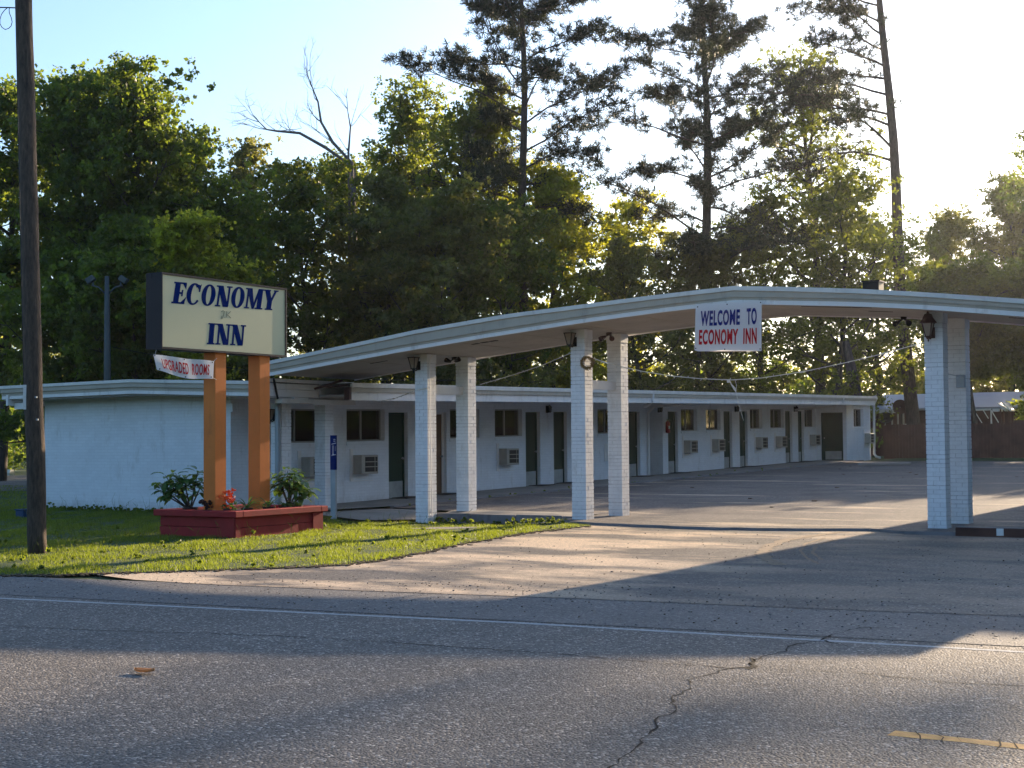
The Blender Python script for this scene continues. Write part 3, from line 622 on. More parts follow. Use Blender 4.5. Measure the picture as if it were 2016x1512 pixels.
# ================================================================== LETTERING
def glyph(ch):
    """bold condensed serif capital, unit height: list of convex polygons and advance width"""
    R = lambda x0, x1, y0, y1: [(x0, y0), (x1, y0), (x1, y1), (x0, y1)]
    if ch == 'I': return [R(.06, .28, .05, .95), R(0, .34, 0, .07), R(0, .34, .93, 1)], .38
    if ch == 'E': return [R(.06, .28, .06, .94), R(0, .54, 0, .08), R(0, .52, .92, 1), R(.25, .38, .455, .545), [(.36, .35), (.42, .35), (.42, .66), (.36, .64)], [(.38, .92), (.53, .68), (.53, .96)], [(.38, .08), (.53, .06), (.58, .34)]], .58
    if ch == 'N': return [R(.07, .15, .05, .95), R(0, .23, 0, .07), [(.02, 1), (.26, 1), (.58, 0), (.35, 0)], R(.51, .59, .03, .95), R(.43, .67, .93, 1), R(-.03, .08, .93, 1)], .68
    if ch == 'M': return [R(.07, .15, .05, .95), R(0, .23, 0, .07), [(.04, 1), (.28, 1), (.47, .06), (.36, 0)], [(.36, 0), (.45, 0), (.68, 1), (.58, 1)], R(.58, .79, .05, .95), R(.50, .86, 0, .07), R(.58, .86, .93, 1), R(-.02, .1, .93, 1)], .88
    if ch == 'Y': return [[(.0, 1), (.23, 1), (.40, .42), (.18, .42)], [(.29, .42), (.39, .42), (.60, 1), (.50, 1)], R(.18, .40, .05, .44), R(.11, .47, 0, .07), R(-.05, .29, .93, 1), R(.44, .66, .93, 1)], .64
    if ch in 'OC':
        P = []; n = 40
        for k in range(n):
            a0 = 2 * math.pi * k / n; a1 = 2 * math.pi * (k + 1) / n
            if ch == 'C' and (k < 4.5 or k > 35.5): continue
            o = lambda a: (.30 + .30 * math.cos(a), .5 + .515 * math.sin(a)); i = lambda a: (.30 + (.30 - .19) * math.cos(a), .5 + .435 * math.sin(a))
            if ch == 'C' and k > 31: i = lambda a: (.30 + .21 * math.cos(a), .5 + .435 * math.sin(a))
            P.append([o(a0), o(a1), i(a1), i(a0)])
        if ch == 'C': P += [[(.50, .62), (.55, .62), (.58, .99), (.50, .86)], [(.44, .80), (.55, .64), (.55, .93), (.40, .97)]]
        return P, .64
def serif_line(b, text, org, ux, uz, nrm, h, width, shear, th=.003, slope=0):
    """builds text as slightly raised polygons; org = lower-left corner"""
    tot = sum(glyph(c)[1] for c in text) - .04; sx = (width - shear * h) / tot
    x = 0; org, ux, uz, nrm = map(Vector, (org, ux, uz, nrm)); k = 0
    for c in text:
        P, adv = glyph(c)
        for p in P:
            k += 1; t = th + .00012 * (k % 23)
            q = [org + ux * ((x + a) * sx + shear * v * h) + uz * (v * h) for a, v in p]
            n = len(q); vs = q + [v + nrm * t for v in q]
            b.add(vs, [tuple(range(n - 1, -1, -1)), tuple(range(n, 2 * n))] + [(i, (i + 1) % n, n + (i + 1) % n, n + i) for i in range(n)])
        x += adv
def sans_mesh(text, bold=.03):
    cu = bpy.data.curves.new('lettering', 'FONT'); cu.body = text; cu.size = 1; cu.extrude = .006; cu.offset = bold; cu.resolution_u = 4; cu.space_character = 1.13
    o = bpy.data.objects.new('lettering', cu); COL.objects.link(o); dg = bpy.context.evaluated_depsgraph_get(); me = bpy.data.meshes.new_from_object(o.evaluated_get(dg)); bpy.data.objects.remove(o); bpy.data.curves.remove(cu)
    v = np.array([tuple(x.co) for x in me.vertices]); mn, mx = v.min(0), v.max(0); return me, mn, mx
def sans_line(text, fn, h, w, mt, parent, bold=.03, name='lettering'):
    """fn maps (s along 0..w, t up 0..h, out) to world"""
    me, mn, mx = sans_mesh(text, bold)
    for x in me.vertices:
        a = (x.co.x - mn[0]) / (mx[0] - mn[0]) * w; c = (x.co.y - mn[1]) / (mx[1] - mn[1]) * h
        x.co = Vector(fn(a, c, .004 + (.003 if x.co.z > 0 else 0)))
    return finish(name, me, mt, parent)

# ================================================================== ROADSIDE SIGN
sign = empty('roadside_sign', (-15.75, 17, 0), 'cream and black box sign reading ECONOMY INN on two square orange posts', 'sign')
for y in (16.49, 17.52):
    b = MB(); b.box(-15.87, -15.62, y, y + .25, -.1, 2.9); b.build('post', M['orange'], sign, bevel=.006)
b = MB(); x0, x1, y0, y1, z0, z1 = -15.9, -15.60, 15.30, 18.13, 2.885, 4.035
b.box(x0, x1, y0, y1, z0, z1); fr = .03
for (a, c, d, e) in ((y0, y1, z0, z0 + fr), (y0, y1, z1 - fr, z1), (y0, y0 + .012, z0 + fr, z1 - fr), (y1 - fr, y1, z0 + fr, z1 - fr)): b.box(x1 + .0005, x1 + .035, a, c, d, e)
b.box(x0 + .06, x0 + .12, y0 - .006, y0 - .001, z1 - .09, z1 - .02)
b.build('cabinet', M['cabinet'], sign)
b = MB(); b.box(x1 + .001, x1 + .016, y0 + .013, y1 - fr - .001, z0 + fr + .001, z1 - fr - .001); face = b.build('sign_face', M['cream'], sign)
XFc = x1 + .0165
tl = lambda px, py: hx(px, py, XFc)
b = MB(); oE, tE = tl(337, 597), tl(346, 555); oY = tl(534, 610.5); yE = float(tl(546, 572)[1] - oE[1]); hE = float(tE[2] - oE[2])
serif_line(b, 'ECONOMY', (XFc, oE[1], oE[2]), (0, 1, float((oY[2] - oE[2]) / (oY[1] - oE[1]))), (0, 0, 1), (1, 0, 0), hE, yE, .20)
b.build('lettering', M['blue'], face)
b = MB(); oI, tI = tl(407, 677.5), tl(411, 636); wI = float(tl(483, 640)[1] - oI[1]); oN = tl(476, 680.5)
serif_line(b, 'INN', (XFc, oI[1], oI[2]), (0, 1, float((oN[2] - oI[2]) / (oN[1] - oI[1]))), (0, 0, 1), (1, 0, 0), float(tI[2] - oI[2]), wI, .12)
b.build('lettering', M['blue'], face)
b = MB()
def stroke(pts, r=.0035): b.tube([Vector(tl(*p)) + Vector((.001, 0, 0)) for p in pts], r, 5)
stroke([(435.5, 614), (439, 611.5), (441.5, 613), (440, 621), (437, 628), (435, 627), (437, 622)]); stroke([(446.5, 613), (445.2, 625)]); stroke([(454, 613), (449, 618.5), (446.4, 619.5), (450, 622), (454.5, 626)]); stroke([(442.5, 624.5), (443.3, 624.8)])
b.build('handwriting', M['pencil'], face)
# small slack banner
bn = empty('small_banner', (-15.6, 15.8, 2.6), 'narrow slack white banner reading UPGRADED ROOMS in red letters, tied to the orange post', 'banner')
A0, A1, B0, B1 = [Vector(hx(*p, -15.585)) for p in ((307, 728), (418, 746), (299.5, 698), (421, 711.5))]
A1.y = max(A1.y, 16.3)
Lb = (A1 - A0).length
def bfn(s, t):   # s,t in 0..1
    p = (A0.lerp(A1, s)).lerp(B0.lerp(B1, s), t); w = .006 * math.sin(s * 7 + 1) * (1 - s) + .006 * math.sin(s * 15 + t * 2)
    p = p + Vector((.012 + w, 0, -.05 * math.sin(math.pi * s) * (1 - t) + .006 * math.sin(s * 9))); return p
b = MB(); n, mm = 40, 6; vs = [bfn(i / n, j / mm) for j in range(mm + 1) for i in range(n + 1)]
b.add(vs, [(j * (n + 1) + i, j * (n + 1) + i + 1, (j + 1) * (n + 1) + i + 1, (j + 1) * (n + 1) + i) for j in range(mm) for i in range(n)]); b.build('banner_cloth', M['banner'], bn, smooth=True)
sans_line('UPGRADED  ROOMS', lambda s, t, o: bfn(.10 + .80 * s, .19 + t * .58) + Vector((o + .018, 0, 0)), 1, 1, M['red'], bn, .012)
b = MB()
for s, t in ((.02, .93), (.5, .95), (.97, .92), (.05, .1), (.5, .06), (.96, .09)): b.lathe(tuple(bfn(s, t) + Vector((.001, 0, 0))), [(.010, -.002), (.010, .004), (.006, .006)], 8, 'x')
b.build('grommet', M['dark'], bn)
b = MB(); b.tube([bfn(.02, .93), bfn(.02, .93) + Vector((0, .03, .09))], .003, 4); b.tube([bfn(.97, .92), (-15.61, 16.52, 2.80)], .003, 4); b.tube([bfn(.96, .09), (-15.61, 16.51, 2.46)], .003, 4); b.build('tie_cord', M['string'], bn)
# welcome banner on the canopy
wb = empty('welcome_banner', (-9.1, 21.45, 2.9), 'white square banner reading WELCOME TO ECONOMY INN in blue and red, hanging from the canopy', 'banner')
C0, C1, D0, D1 = [Vector(hy(*p, 21.43)) for p in ((1368, 692), (1499.5, 691), (1371, 600), (1500.5, 592.5))]
def wfn(s, t, o=0):
    p = C0.lerp(C1, s).lerp(D0.lerp(D1, s), t)
    return p + Vector((0, (-.004 if o else 0) -.012 * math.sin(s * 5.5 + t) * (1 - t * .6) - .008 * math.sin(s * 13 + 2 * t) - o - .012, -.012 * (1 - t) * (1 - math.cos(min(1, s * 6) * math.pi)) * .0 + .02 * max(0, .06 - s) / .06 * (1 - t)))
b = MB(); n, mm = 40, 20; vs = [wfn(i / n, j / mm) for j in range(mm + 1) for i in range(n + 1)]
b.add(vs, [(j * (n + 1) + i, j * (n + 1) + i + 1, (j + 1) * (n + 1) + i + 1, (j + 1) * (n + 1) + i) for j in range(mm) for i in range(n)]); b.build('banner_cloth', M['banner'], wb, smooth=True)
def wl_(text, s0, s1, t0, t1, mt): sans_line(text, lambda s, t, o: wfn(s0 + (s1 - s0) * s, t0 + (t1 - t0) * t, o), 1, 1, mt, wb, .032)
wl_('WELCOME', .085, .675, .535, .86, M['navy']); wl_('TO', .775, .93, .535, .87, M['navy']); wl_('ECONOMY', .07, .655, .14, .46, M['red']); wl_('INN', .73, .93, .145, .465, M['red'])
b = MB()
for s, t in ((.03, .95), (.48, .97), (.985, .97), (.02, .05), (.46, .04), (.98, .04)): b.lathe(tuple(wfn(s, t) + Vector((0, .001, 0))), [(.011, .002), (.011, -.004), (.006, -.006)], 8, 'y')
b.build('grommet', M['dark'], wb)
# planter
pt = empty('planter', (-15.9, 17.4, 0), 'long dark red wooden planter box around the orange sign posts', 'planter')
px0, px1, py0, py1 = -16.68, -15.07, 16.35, 18.43
b = MB()
for k, (za, zb, ins) in enumerate(((-.1, .16, .0), (.166, .325, .008))):
    b.box(px0 + ins, px1 - ins, py0 + ins, py0 + .04 + ins, za, zb); b.box(px0 + ins, px1 - ins, py1 - .04 - ins, py1 - ins, za, zb)
    b.box(px0 + ins, px0 + .04 + ins, py0 + .041 + ins, py1 - .041 - ins, za, zb); b.box(px1 - .04 - ins, px1 - ins, py0 + .041 + ins, py1 - .041 - ins, za, zb)
b.box(px1 - .3, px1 - .009, py0 - .022, py0 - .001, -.1, .325); b.box(px1 + .001, px1 + .022, py0 - .022, py0 + .1, -.1, .325)
b.box(px1 + .001, px1 + .022, py1 - .26, py1, -.1, .325)
b.build('box', M['redwood'], pt, bevel=.006)
b = MB(); e = .07; b.box(px0 - e, px1 + e, py0 - e, py0 + .1, .327, .425); b.box(px0 - e, px1 + e, py1 - .1, py1 + e, .327, .42); b.box(px0 - e, px0 + .1, py0 + .101, py1 - .101, .327, .423); b.box(px1 - .1, px1 + e, py0 + .101, py1 - .101, .327, .423)
b.build('rim', M['redwood'], pt, bevel=.008)
b = MB(); b.box(px0 + .05, px1 - .05, py0 + .05, py1 - .05, .0, .36); b.build('soil', M['soil'], pt)

# ================================================================== FOLIAGE PRIMITIVES
def quads_mesh(name, P, tint, mt, parent=None, kind=None):
    """P: (n,4,3) float array of quads"""
    n = len(P); me = bpy.data.meshes.new(name)
    me.vertices.add(4 * n); me.vertices.foreach_set('co', P.astype(np.float32).ravel())
    me.loops.add(4 * n); me.loops.foreach_set('vertex_index', np.arange(4 * n, dtype=np.int32))
    me.polygons.add(n); me.polygons.foreach_set('loop_start', np.arange(n, dtype=np.int32) * 4); me.polygons.foreach_set('loop_total', np.full(n, 4, dtype=np.int32))
    me.update(); at = me.attributes.new('tint', 'FLOAT', 'POINT'); at.data.foreach_set('value', np.repeat(tint, 4).astype(np.float32))
    o = finish(name, me, mt, parent)
    if kind: o['kind'] = kind
    return o
def leaves(centres, radii, per, size, R, tclump=None, flat=.7, up=.25, sub=14):
    """leaf quads on small twig clusters scattered round the clump centres, so crowns stay feathery"""
    k = max(1, per // sub); C = np.repeat(centres, k, 0); rr = np.repeat(radii, k); tc = np.repeat(tclump, k) if tclump is not None else np.zeros(len(C))
    d = R.normal(size=(len(C), 3)) * .62; d[:, 2] *= flat; C = C + d * rr[:, None]; tc = tc + R.normal(0, .12, len(C))
    C = np.repeat(C, sub, 0); rr = np.repeat(rr, sub); tc = np.repeat(tc, sub); n = len(C)
    e = R.normal(size=(n, 3)) * .17; e[:, 2] *= .75; pos = C + e * rr[:, None] 
    a = R.normal(size=(n, 3)); a[:, 2] -= .3; a /= np.linalg.norm(a, axis=1)[:, None]
    nn = R.normal(size=(n, 3)) + np.array([0, 0, up * 3]); b = np.cross(a, nn); b /= np.linalg.norm(b, axis=1)[:, None] + 1e-9
    s = size * R.uniform(.6, 1.35, n)[:, None]; w = s * .36
    P = np.stack([pos - a * s * .5, pos + b * w - a * s * .05, pos + a * s * .5, pos - b * w - a * s * .05], 1)
    return P, np.clip(R.normal(.45, .22, n) + tc, 0, 1)
def curve_pts(p, d, L, n, bend, R, wob=.08):
    pts = [Vector(p)]; d = Vector(d).normalized()
    for i in range(n):
        d = (d + Vector(bend) / n + Vector(R.normal(size=3) * wob)).normalized(); pts.append(pts[-1] + d * (L / n))
    return pts
def deciduous(label, px, Zd, top, spread, seed, lm='leafA', cb=.25, dens=1., size=.16, lean=(0, 0), name='broadleaf_tree', group=None, nl=16, clr=1., zbase=None, xy=None, trunk_r=None, flat=.62, gaps=0.):
    R = np.random.default_rng(seed)
    x, y = far(px, Zd) if xy is None else xy; zb = G(x, y) if zbase is None else zbase
    Hh = pxh(top, Zd) - zb if top > 50 or xy is None else top
    Rr = spread * Zd / F
    t = empty(name, (x, y, zb), label, 'tree', group)
    tr = trunk_r or .035 * Hh ** .9 * .55; wood = MB()
    path = curve_pts((x, y, zb - .3), (lean[0], lean[1], 1), Hh * .93, 9, (0, 0, .1), R, .05); path = [Vector(p) for p in path]
    wood.tube(path, [tr * (1 - .88 * i / 9) for i in range(10)], 7, False)
    cs = []; rs = []
    for k in range(nl):
        h = cb + (1 - cb) * (k + R.random() * .8) / nl * .93; i = h * 9; p = path[min(8, int(i))].lerp(path[min(9, int(i) + 1)], i - int(i))
        u = (h - cb) / (1 - cb); L = Rr * (math.sin(math.pi * (.16 + .80 * u)) ** .75) * R.uniform(.6, 1.15)
        az = k * 2.4 + R.uniform(-.5, .5); el = .25 + .7 * u + R.uniform(-.15, .2)
        d = Vector((math.cos(az) * math.cos(el), math.sin(az) * math.cos(el), math.sin(el))); br = curve_pts(p, d, L, 5, (0, 0, .25), R, .12)
        r0_ = tr * .42 * (1 - .6 * u); wood.tube(br, [r0_ * (1 - .16 * j) for j in range(6)], 5, False)
        for q in range(1, 6):
            for s in range(2):
                if R.random() < gaps: continue
                dd = Vector(R.normal(size=3)); dd.z = abs(dd.z) * .5; l2 = (L * .32 + .3) * R.uniform(.5, 1.3); sb = curve_pts(br[q], dd, l2, 3, (0, 0, .2), R, .15)
                wood.tube(sb, [r0_ * .35, r0_ * .28, r0_ * .2, r0_ * .1], 4, False)
                cs.append(sb[-1]); rs.append(R.uniform(.45, .95)); cs.append(sb[2]); rs.append(R.uniform(.35, .7))
        cs.append(br[-1]); rs.append(.9)
    wood.build('trunk', M['bark'], t, smooth=True)
    cs = np.array([tuple(c) for c in cs]); rs = np.array(rs) * clr * .92 * (Rr / 4.5) ** .5; per = max(14, int(150 * dens)); tc = R.normal(0, .28, len(cs))
    P, tt = leaves(cs, rs, per, size, R, tc, flat)
    quads_mesh('crown', P, tt, M[lm], t); return t
def pine(label, px, Zd, top_m, seed, r_base, lean, first, lspan, nlimb=30, name='pine_tree', side=None, group='tall pines behind the motel', dens=1.):
    R = np.random.default_rng(seed); x, y = far(px, Zd); zb = G(x, y) - .2; t = empty(name, (x, y, zb), label, 'tree', group); wood = MB()
    n = 14; path = [Vector((x + lean[0] * (i / n) * 2 + .10 * math.sin(i * .9 + seed), y + lean[1] * i / n, zb + top_m * i / n)) for i in range(n + 1)]
    wood.tube(path, [r_base * (1.12 if i == 0 else 1) * (1 - .8 * (i / n) ** 1.2) for i in range(n + 1)], 10, False)
    cs = []; ax = []
    for k in range(nlimb):
        h = first + (1 - first) * (k + R.random() * .6) / nlimb; i = min(h * n, n - .01); p = path[int(i)].lerp(path[int(i) + 1], i - int(i)); u = (h - first) / (1 - first)
        L = lspan * (1 - .5 * u ** 1.5) * R.uniform(.5, 1.2); az = k * 2.6 + R.uniform(-.6, .6)
        if side: az = math.atan2(side[1], side[0]) + R.uniform(-1.0, 1.0)
        el = R.uniform(.15, .5) + .35 * u; d = Vector((math.cos(az) * math.cos(el), math.sin(az) * math.cos(el), math.sin(el)))
        br = curve_pts(p, d, L, 7, (0, 0, -.55 + .6 * u), R, .11); rb = r_base * .22 * (1 - .5 * u); wood.tube(br, [rb * (1 - .12 * j) for j in range(8)], 5, False)
        for q in range(2, 8):
            for s in range(4 if q > 3 else 2):
                dd = (br[min(7, q)] - br[q - 1]).normalized() + Vector(R.normal(size=3)) * .75; dd.z = dd.z * .5 + .2; l2 = L * R.uniform(.10, .24); sb = curve_pts(br[q].lerp(br[q - 1], R.random()), dd, l2, 3, (0, 0, .4), R, .18)
                wood.tube(sb, [rb * .3, rb * .24, rb * .18, rb * .1], 4, False)
                for w in range(int(5 * dens)):
                    pp = sb[1].lerp(sb[3], R.random() * 1.1) + Vector((R.normal() * .22, R.normal() * .22, R.normal() * .10)); cs.append(tuple(pp)); ax.append(tuple((dd.normalized() + Vector(R.normal(size=3)) * .5 + Vector((0, 0, .5))).normalized()))
    wood.build('trunk', M['pinebark'], t, smooth=True)
    cs = np.array(cs); ax = np.array(ax); per = 26; C = np.repeat(cs, per, 0); A = np.repeat(ax, per, 0); m_ = len(C)
    d = R.normal(size=(m_, 3)) + A * .9; d /= np.linalg.norm(d, axis=1)[:, None]; Ln = R.uniform(.16, .30, m_)[:, None]; s = np.cross(d, R.normal(size=(m_, 3))); s /= np.linalg.norm(s, axis=1)[:, None]; w = .013
    P = np.stack([C - s * w * .6, C + s * w * .6, C + d * Ln + s * w, C + d * Ln - s * w], 1)
    quads_mesh('crown', P, np.clip(np.repeat(R.normal(.45, .3, len(cs)), per), 0, 1), M['needle'], t); return t

# ================================================================== LAWN
LP = [(-60, 6.2), (-30, 9.5)] + edge[0:] + [(-12.6, 22.4), (-12.75, 22.7), (-15.95, 22.7), (-17.5, 22.3), (-20.4, 22.3), (-20.4, 22.05), (-26.3, 22.05), (-27, 29), (-60, 36)]
sheet('lawn', LP, .014, M['ground'])
def inpoly(x, y, poly):
    c = np.zeros(len(x), bool); n = len(poly); j = n - 1
    for i in range(n):
        xi, yi = poly[i][:2]; xj, yj = poly[j][:2]; k = ((yi > y) != (yj > y)) & (x < (xj - xi) * (y - yi) / (yj - yi + 1e-12) + xi); c ^= k; j = i
    return c
def blades(name, label, x0, x1, y0, y1, n, hgt, wid, seed, poly, mt='grassblade', zoff=.012, fn=None, lean=.45):
    R = np.random.default_rng(seed); x = R.uniform(x0, x1, n); y = R.uniform(y0, y1, n); k = inpoly(x, y, poly)
    k &= ~((x > -16.7) & (x < -15.05) & (y > 16.33) & (y < 18.45)); fp = [tuple(hz(*p, -.07)[:2]) for p in [(800, 1047), (850, 1037), (1060, 1036), (1075, 1041), (1000, 1046), (880, 1049)]]
    k &= ~inpoly(x, y, fp); sp_ = [tuple(hz(*p, -.06)[:2]) for p in [(560, 1008), (860, 1011), (860, 1023), (640, 1021), (560, 1018)]]; k &= ~inpoly(x, y, sp_)
    if fn is not None: k &= fn(x, y, R)
    x = x[k]; y = y[k]; n = len(x); z = np.array([G(a, b_) for a, b_ in zip(x, y)]) + zoff - .01
    # worn, thinning patches
    kk = (np.sin(x * 3.3 + 2 * np.sin(y * .9)) * np.sin(y * 3.9 + 1.7 * np.sin(x * 1.3)) < .62) | (R.random(n) < .35); x = x[kk]; y = y[kk]; z = z[kk]; n = len(x)
    ph = .75 + .35 * np.sin(x * 2.1 + np.sin(y * 1.7)) * np.sin(y * 2.7 + 1.3 * np.sin(x)) + .2 * np.sin(x * 7.3 + y * 5.1)
    h = hgt * np.clip(ph, .4, 1.5) * R.uniform(.5, 1.3, n); a = R.uniform(0, 2 * np.pi, n); w = wid * R.uniform(.6, 1.3, n); ln = R.normal(size=(n, 2)) * lean
    bx = np.cos(a) * w; by = np.sin(a) * w; p0 = np.stack([x - bx, y - by, z], 1); p1 = np.stack([x + bx, y + by, z], 1)
    tx = x + ln[:, 0] * h; ty = y + ln[:, 1] * h; p2 = np.stack([tx + bx * .15, ty + by * .15, z + h], 1); p3 = np.stack([tx - bx * .15, ty - by * .15, z + h], 1)
    o = quads_mesh(name, np.stack([p0, p1, p2, p3], 1), np.clip(R.normal(.5, .25, n) + .35 * (ph - .75), 0, 1), M[mt]); tag(o, label, 'grass', None, 'stuff'); return o
blades('grass', 'bright green lawn grass between the road and the motel', -28, -10.3, 10.3, 22.4, 330000, .055, .0055, 1, LP)
blades('grass', 'far lawn grass to the left of the motel end wall', -60, -25, 9.5, 36, 120000, .07, .014, 2, LP)
def near_edge(x, y, R): return R.random(len(x)) < .5
# tall thin seed stalks standing out of the lawn
R = np.random.default_rng(5); b = MB()
for k in range(330):
    x = R.uniform(-22, -13); y = R.uniform(12, 21.6)
    if not inpoly(np.array([x]), np.array([y]), LP)[0] or (-16.8 < x < -15 and 16.2 < y < 18.6): continue
    h = R.uniform(.14, .32); dx, dy = R.normal(size=2) * .08; z = G(x, y)
    b.tube([(x, y, z), (x + dx * .4, y + dy * .4, z + h * .6), (x + dx, y + dy, z + h)], [.0022, .002, .0012], 3, False)
    if k % 2: b.tube([(x + dx, y + dy, z + h), (x + dx * 1.4, y + dy * 1.4, z + h + .05)], [.005, .002], 4, False)
tag(b.build('seed_stalks', M['grassblade']), 'thin pale seed stalks standing out of the lawn', 'grass', None, 'stuff')
# weeds along walls and kerbs
R = np.random.default_rng(6); cs = []; rs = []
for k in range(260):
    x_, y_ = R.uniform(-19, -11), R.uniform(11, 21)
    if inpoly(np.array([x_]), np.array([y_]), LP)[0] and not (-16.9 < x_ < -14.9 and 16.1 < y_ < 18.7): cs.append((x_, y_, .02)); rs.append(R.uniform(.04, .11))
for k in range(260): cs.append((R.uniform(-26, -21), 22.02 - R.random() * .3, R.uniform(.0, .07))); rs.append(R.uniform(.03, .09))
for k in range(45): cs.append((R.uniform(-16, -12.8), 22.55 + R.random() * .1, -.05)); rs.append(R.uniform(.04, .10))
for k in range(80): cs.append((-18.52 + R.normal() * .05, R.uniform(25, 52), .04 + SL * 8)); rs.append(R.uniform(.03, .08))
for k in range(40): cs.append((R.uniform(-13.4, -12.4), R.uniform(21.3, 22.4), .03)); rs.append(R.uniform(.04, .1))
for i in range(len(cs)): cs[i] = (cs[i][0], cs[i][1], cs[i][2] if cs[i][1] < 25 else G(cs[i][0], cs[i][1]) + .06)
P, tt = leaves(np.array(cs), np.array(rs), 26, .05, R); tag(quads_mesh('weeds', P, tt, M['grassblade']), 'low weeds along the foot of the motel wall and kerbs', 'weeds', None, 'stuff')
b = MB()
for x in np.linspace(-25.5, -21.2, 22):
    x += R.normal() * .15; h = R.uniform(.15, .45); b.tube([(x, 21.98, 0), (x + R.normal() * .04, 21.96, h * .6), (x + R.normal() * .12, 21.94, h)], [.003, .0025, .001], 3, False)
tag(b.build('wall_weeds', M['grassblade']), 'spindly weeds growing against the blue white end wall', 'weeds', None, 'stuff')
# grass margin with loose earth
bs_ = []
R = np.random.default_rng(9); P = []
for a, c in zip(LE[:-1], LE[1:]):
    for k in range(70):
        t = R.random(); x = a[0] + (c[0] - a[0]) * t + R.normal() * .07; y = a[1] + (c[1] - a[1]) * t + R.normal() * .07 - .03; s = R.uniform(.01, .03)
        P.append(((x, y, G(x, y) + .012), s))
b = MB()
for (x, y, z), s in P: b.obox((x, y, z), (1, 0, 0), (0, 1, 0), (0, 0, 1), s, s * .7, s * .35)
tag(b.build('soil_crumbs', M['dirt']), 'loose dark soil crumbs along the torn edge of the lawn', 'soil', None, 'stuff')
# gravel and litter grit on shoulder and drive
b = MB(); R = np.random.default_rng(10)
for k in range(1560):
    if k >= 1500 and k % 3:
        continue
    if k >= 1500:
        x = R.uniform(-17, -8); y = R.uniform(26, 54); s = R.uniform(.015, .035); b.mi = 0; b.obox((x, y, G(x, y) + .06), (1, 0, 0), (0, 1, 0), (0, 0, 1), s * 1.5, s, s * .35); continue
    if k < 900: x = R.uniform(-13, -2); y = R.uniform(9.6, 12.4) + (x + 8) * .09
    else: x = R.uniform(-12, -3); y = R.uniform(11.5, 21)
    s = R.uniform(.003, .008) * (1.7 if R.random() < .02 else 1); a = R.uniform(0, 3.1); b.mi = int(R.random() < .7)
    b.obox((x, y, .012 + s * .3), (math.cos(a), math.sin(a), 0), (-math.sin(a), math.cos(a), 0), (0, 0, 1), s, s * .7, s * .45)
b.mi = 0
tag(b.build('gravel', [M['dirt'], M['kerb']]), 'scattered loose gravel on the road shoulder and driveway', 'gravel', None, 'stuff')
# dry leaf on the road
lf = MB(); c = hz(283, 1327); n = 10; vs = []
for i in range(n + 1):
    t = i / n; wd = .042 * math.sin(math.pi * t ** .8); z = .006 + .045 * (t - .4) ** 2
    for s in (-1, -.5, 0, .5, 1): vs.append((c[0] + (t - .5) * .17, c[1] + s * wd + .01 * t, z + abs(s) ** 1.5 * .022 + (0.004 if s == 0 else 0)))
lf.add(vs, [(i * 5 + j, i * 5 + j + 1, i * 5 + j + 6, i * 5 + j + 5) for i in range(n) for j in range(4)])
o = lf.build('fallen_leaf', M['dryleaf'], smooth=True); sm = o.modifiers.new('thick', 'SOLIDIFY'); sm.thickness = .002
tag(o, 'curled dry orange leaf lying on the near road', 'leaf')

# ================================================================== PLANTER PLANTS
def leafshape(b, base, d, L, Wd, droop, seg=5):
    d = Vector(d).normalized(); side = d.cross(Vector((0, 0, 1))); side = side.normalized() if side.length > .01 else Vector((1, 0, 0)); p = Vector(base); vs = []
    for i in range(seg + 1):
        t = i / seg; w = Wd * math.sin(math.pi * min(1, t * .93 + .04)) ** .8; up = side.cross(d).normalized()
        vs += [p - side * w + up * w * .25, p, p + side * w + up * w * .25]; d = (d + Vector((0, 0, -droop / seg))).normalized(); p = p + d * L / seg
    b.add(vs, [(3 * i + j, 3 * i + j + 1, 3 * i + j + 4, 3 * i + j + 3) for i in range(seg) for j in range(2)])
def tint_attr(o, seed=0):
    me = o.data; r = np.random.default_rng(seed); at = me.attributes.new('tint', 'FLOAT', 'POINT'); n = len(me.vertices); at.data.foreach_set('value', np.repeat(r.uniform(.1, .9, n // 18 + 1), 18)[:n].astype(np.float32))
def pot(parent, x, y, r=.11, h=.14, z=.36):
    b = MB(); b.lathe((x, y, z), [(r * .75, 0), (r, h * .85), (r * 1.08, h * .86), (r * 1.08, h), (r * .95, h), (r * .9, h * .9)], 16); b.build('pot', M['pot'], parent, smooth=False)
def bushy(label, x, y, stems, seed):
    r = random.Random(seed); t = empty('potted_plant', (x, y, .36), label, 'potted plant'); pot(t, x, y, .12, .09); st = MB(); lv = MB()
    for (dx, dy, hh) in stems:
        pts = [Vector((x, y, .4)), Vector((x + dx * .35, y + dy * .35, .4 + hh * .35)), Vector((x + dx * .75, y + dy * .75, .4 + hh * .7)), Vector((x + dx, y + dy, .4 + hh))]
        st.tube(pts, [.016, .013, .010, .005], 6)
        for k in range(22):
            u = r.uniform(.5, 1.04); i = min(2, int(u * 3)); p = pts[i].lerp(pts[i + 1], u * 3 - i); az = r.uniform(0, 6.28); d = Vector((math.cos(az), math.sin(az), r.uniform(-.1, .8)))
            leafshape(lv, p + d * .03, d, r.uniform(.14, .25), r.uniform(.03, .055), r.uniform(.6, 1.5))
    st.build('stem', M['bark'], t, smooth=True); o = lv.build('leaves', M['plantleaf'], t, smooth=True); tint_attr(o, seed)
bushy('tall leafy shrub in a pot at the left end of the red planter, stems spreading', -16.28, 16.62, [(-.46, -.26, .44), (-.34, -.2, .56), (-.22, -.1, .60), (-.08, -.05, .52), (.08, .08, .62), (.14, .1, .42), (-.40, -.24, .32), (-.2, -.15, .42)], 3)
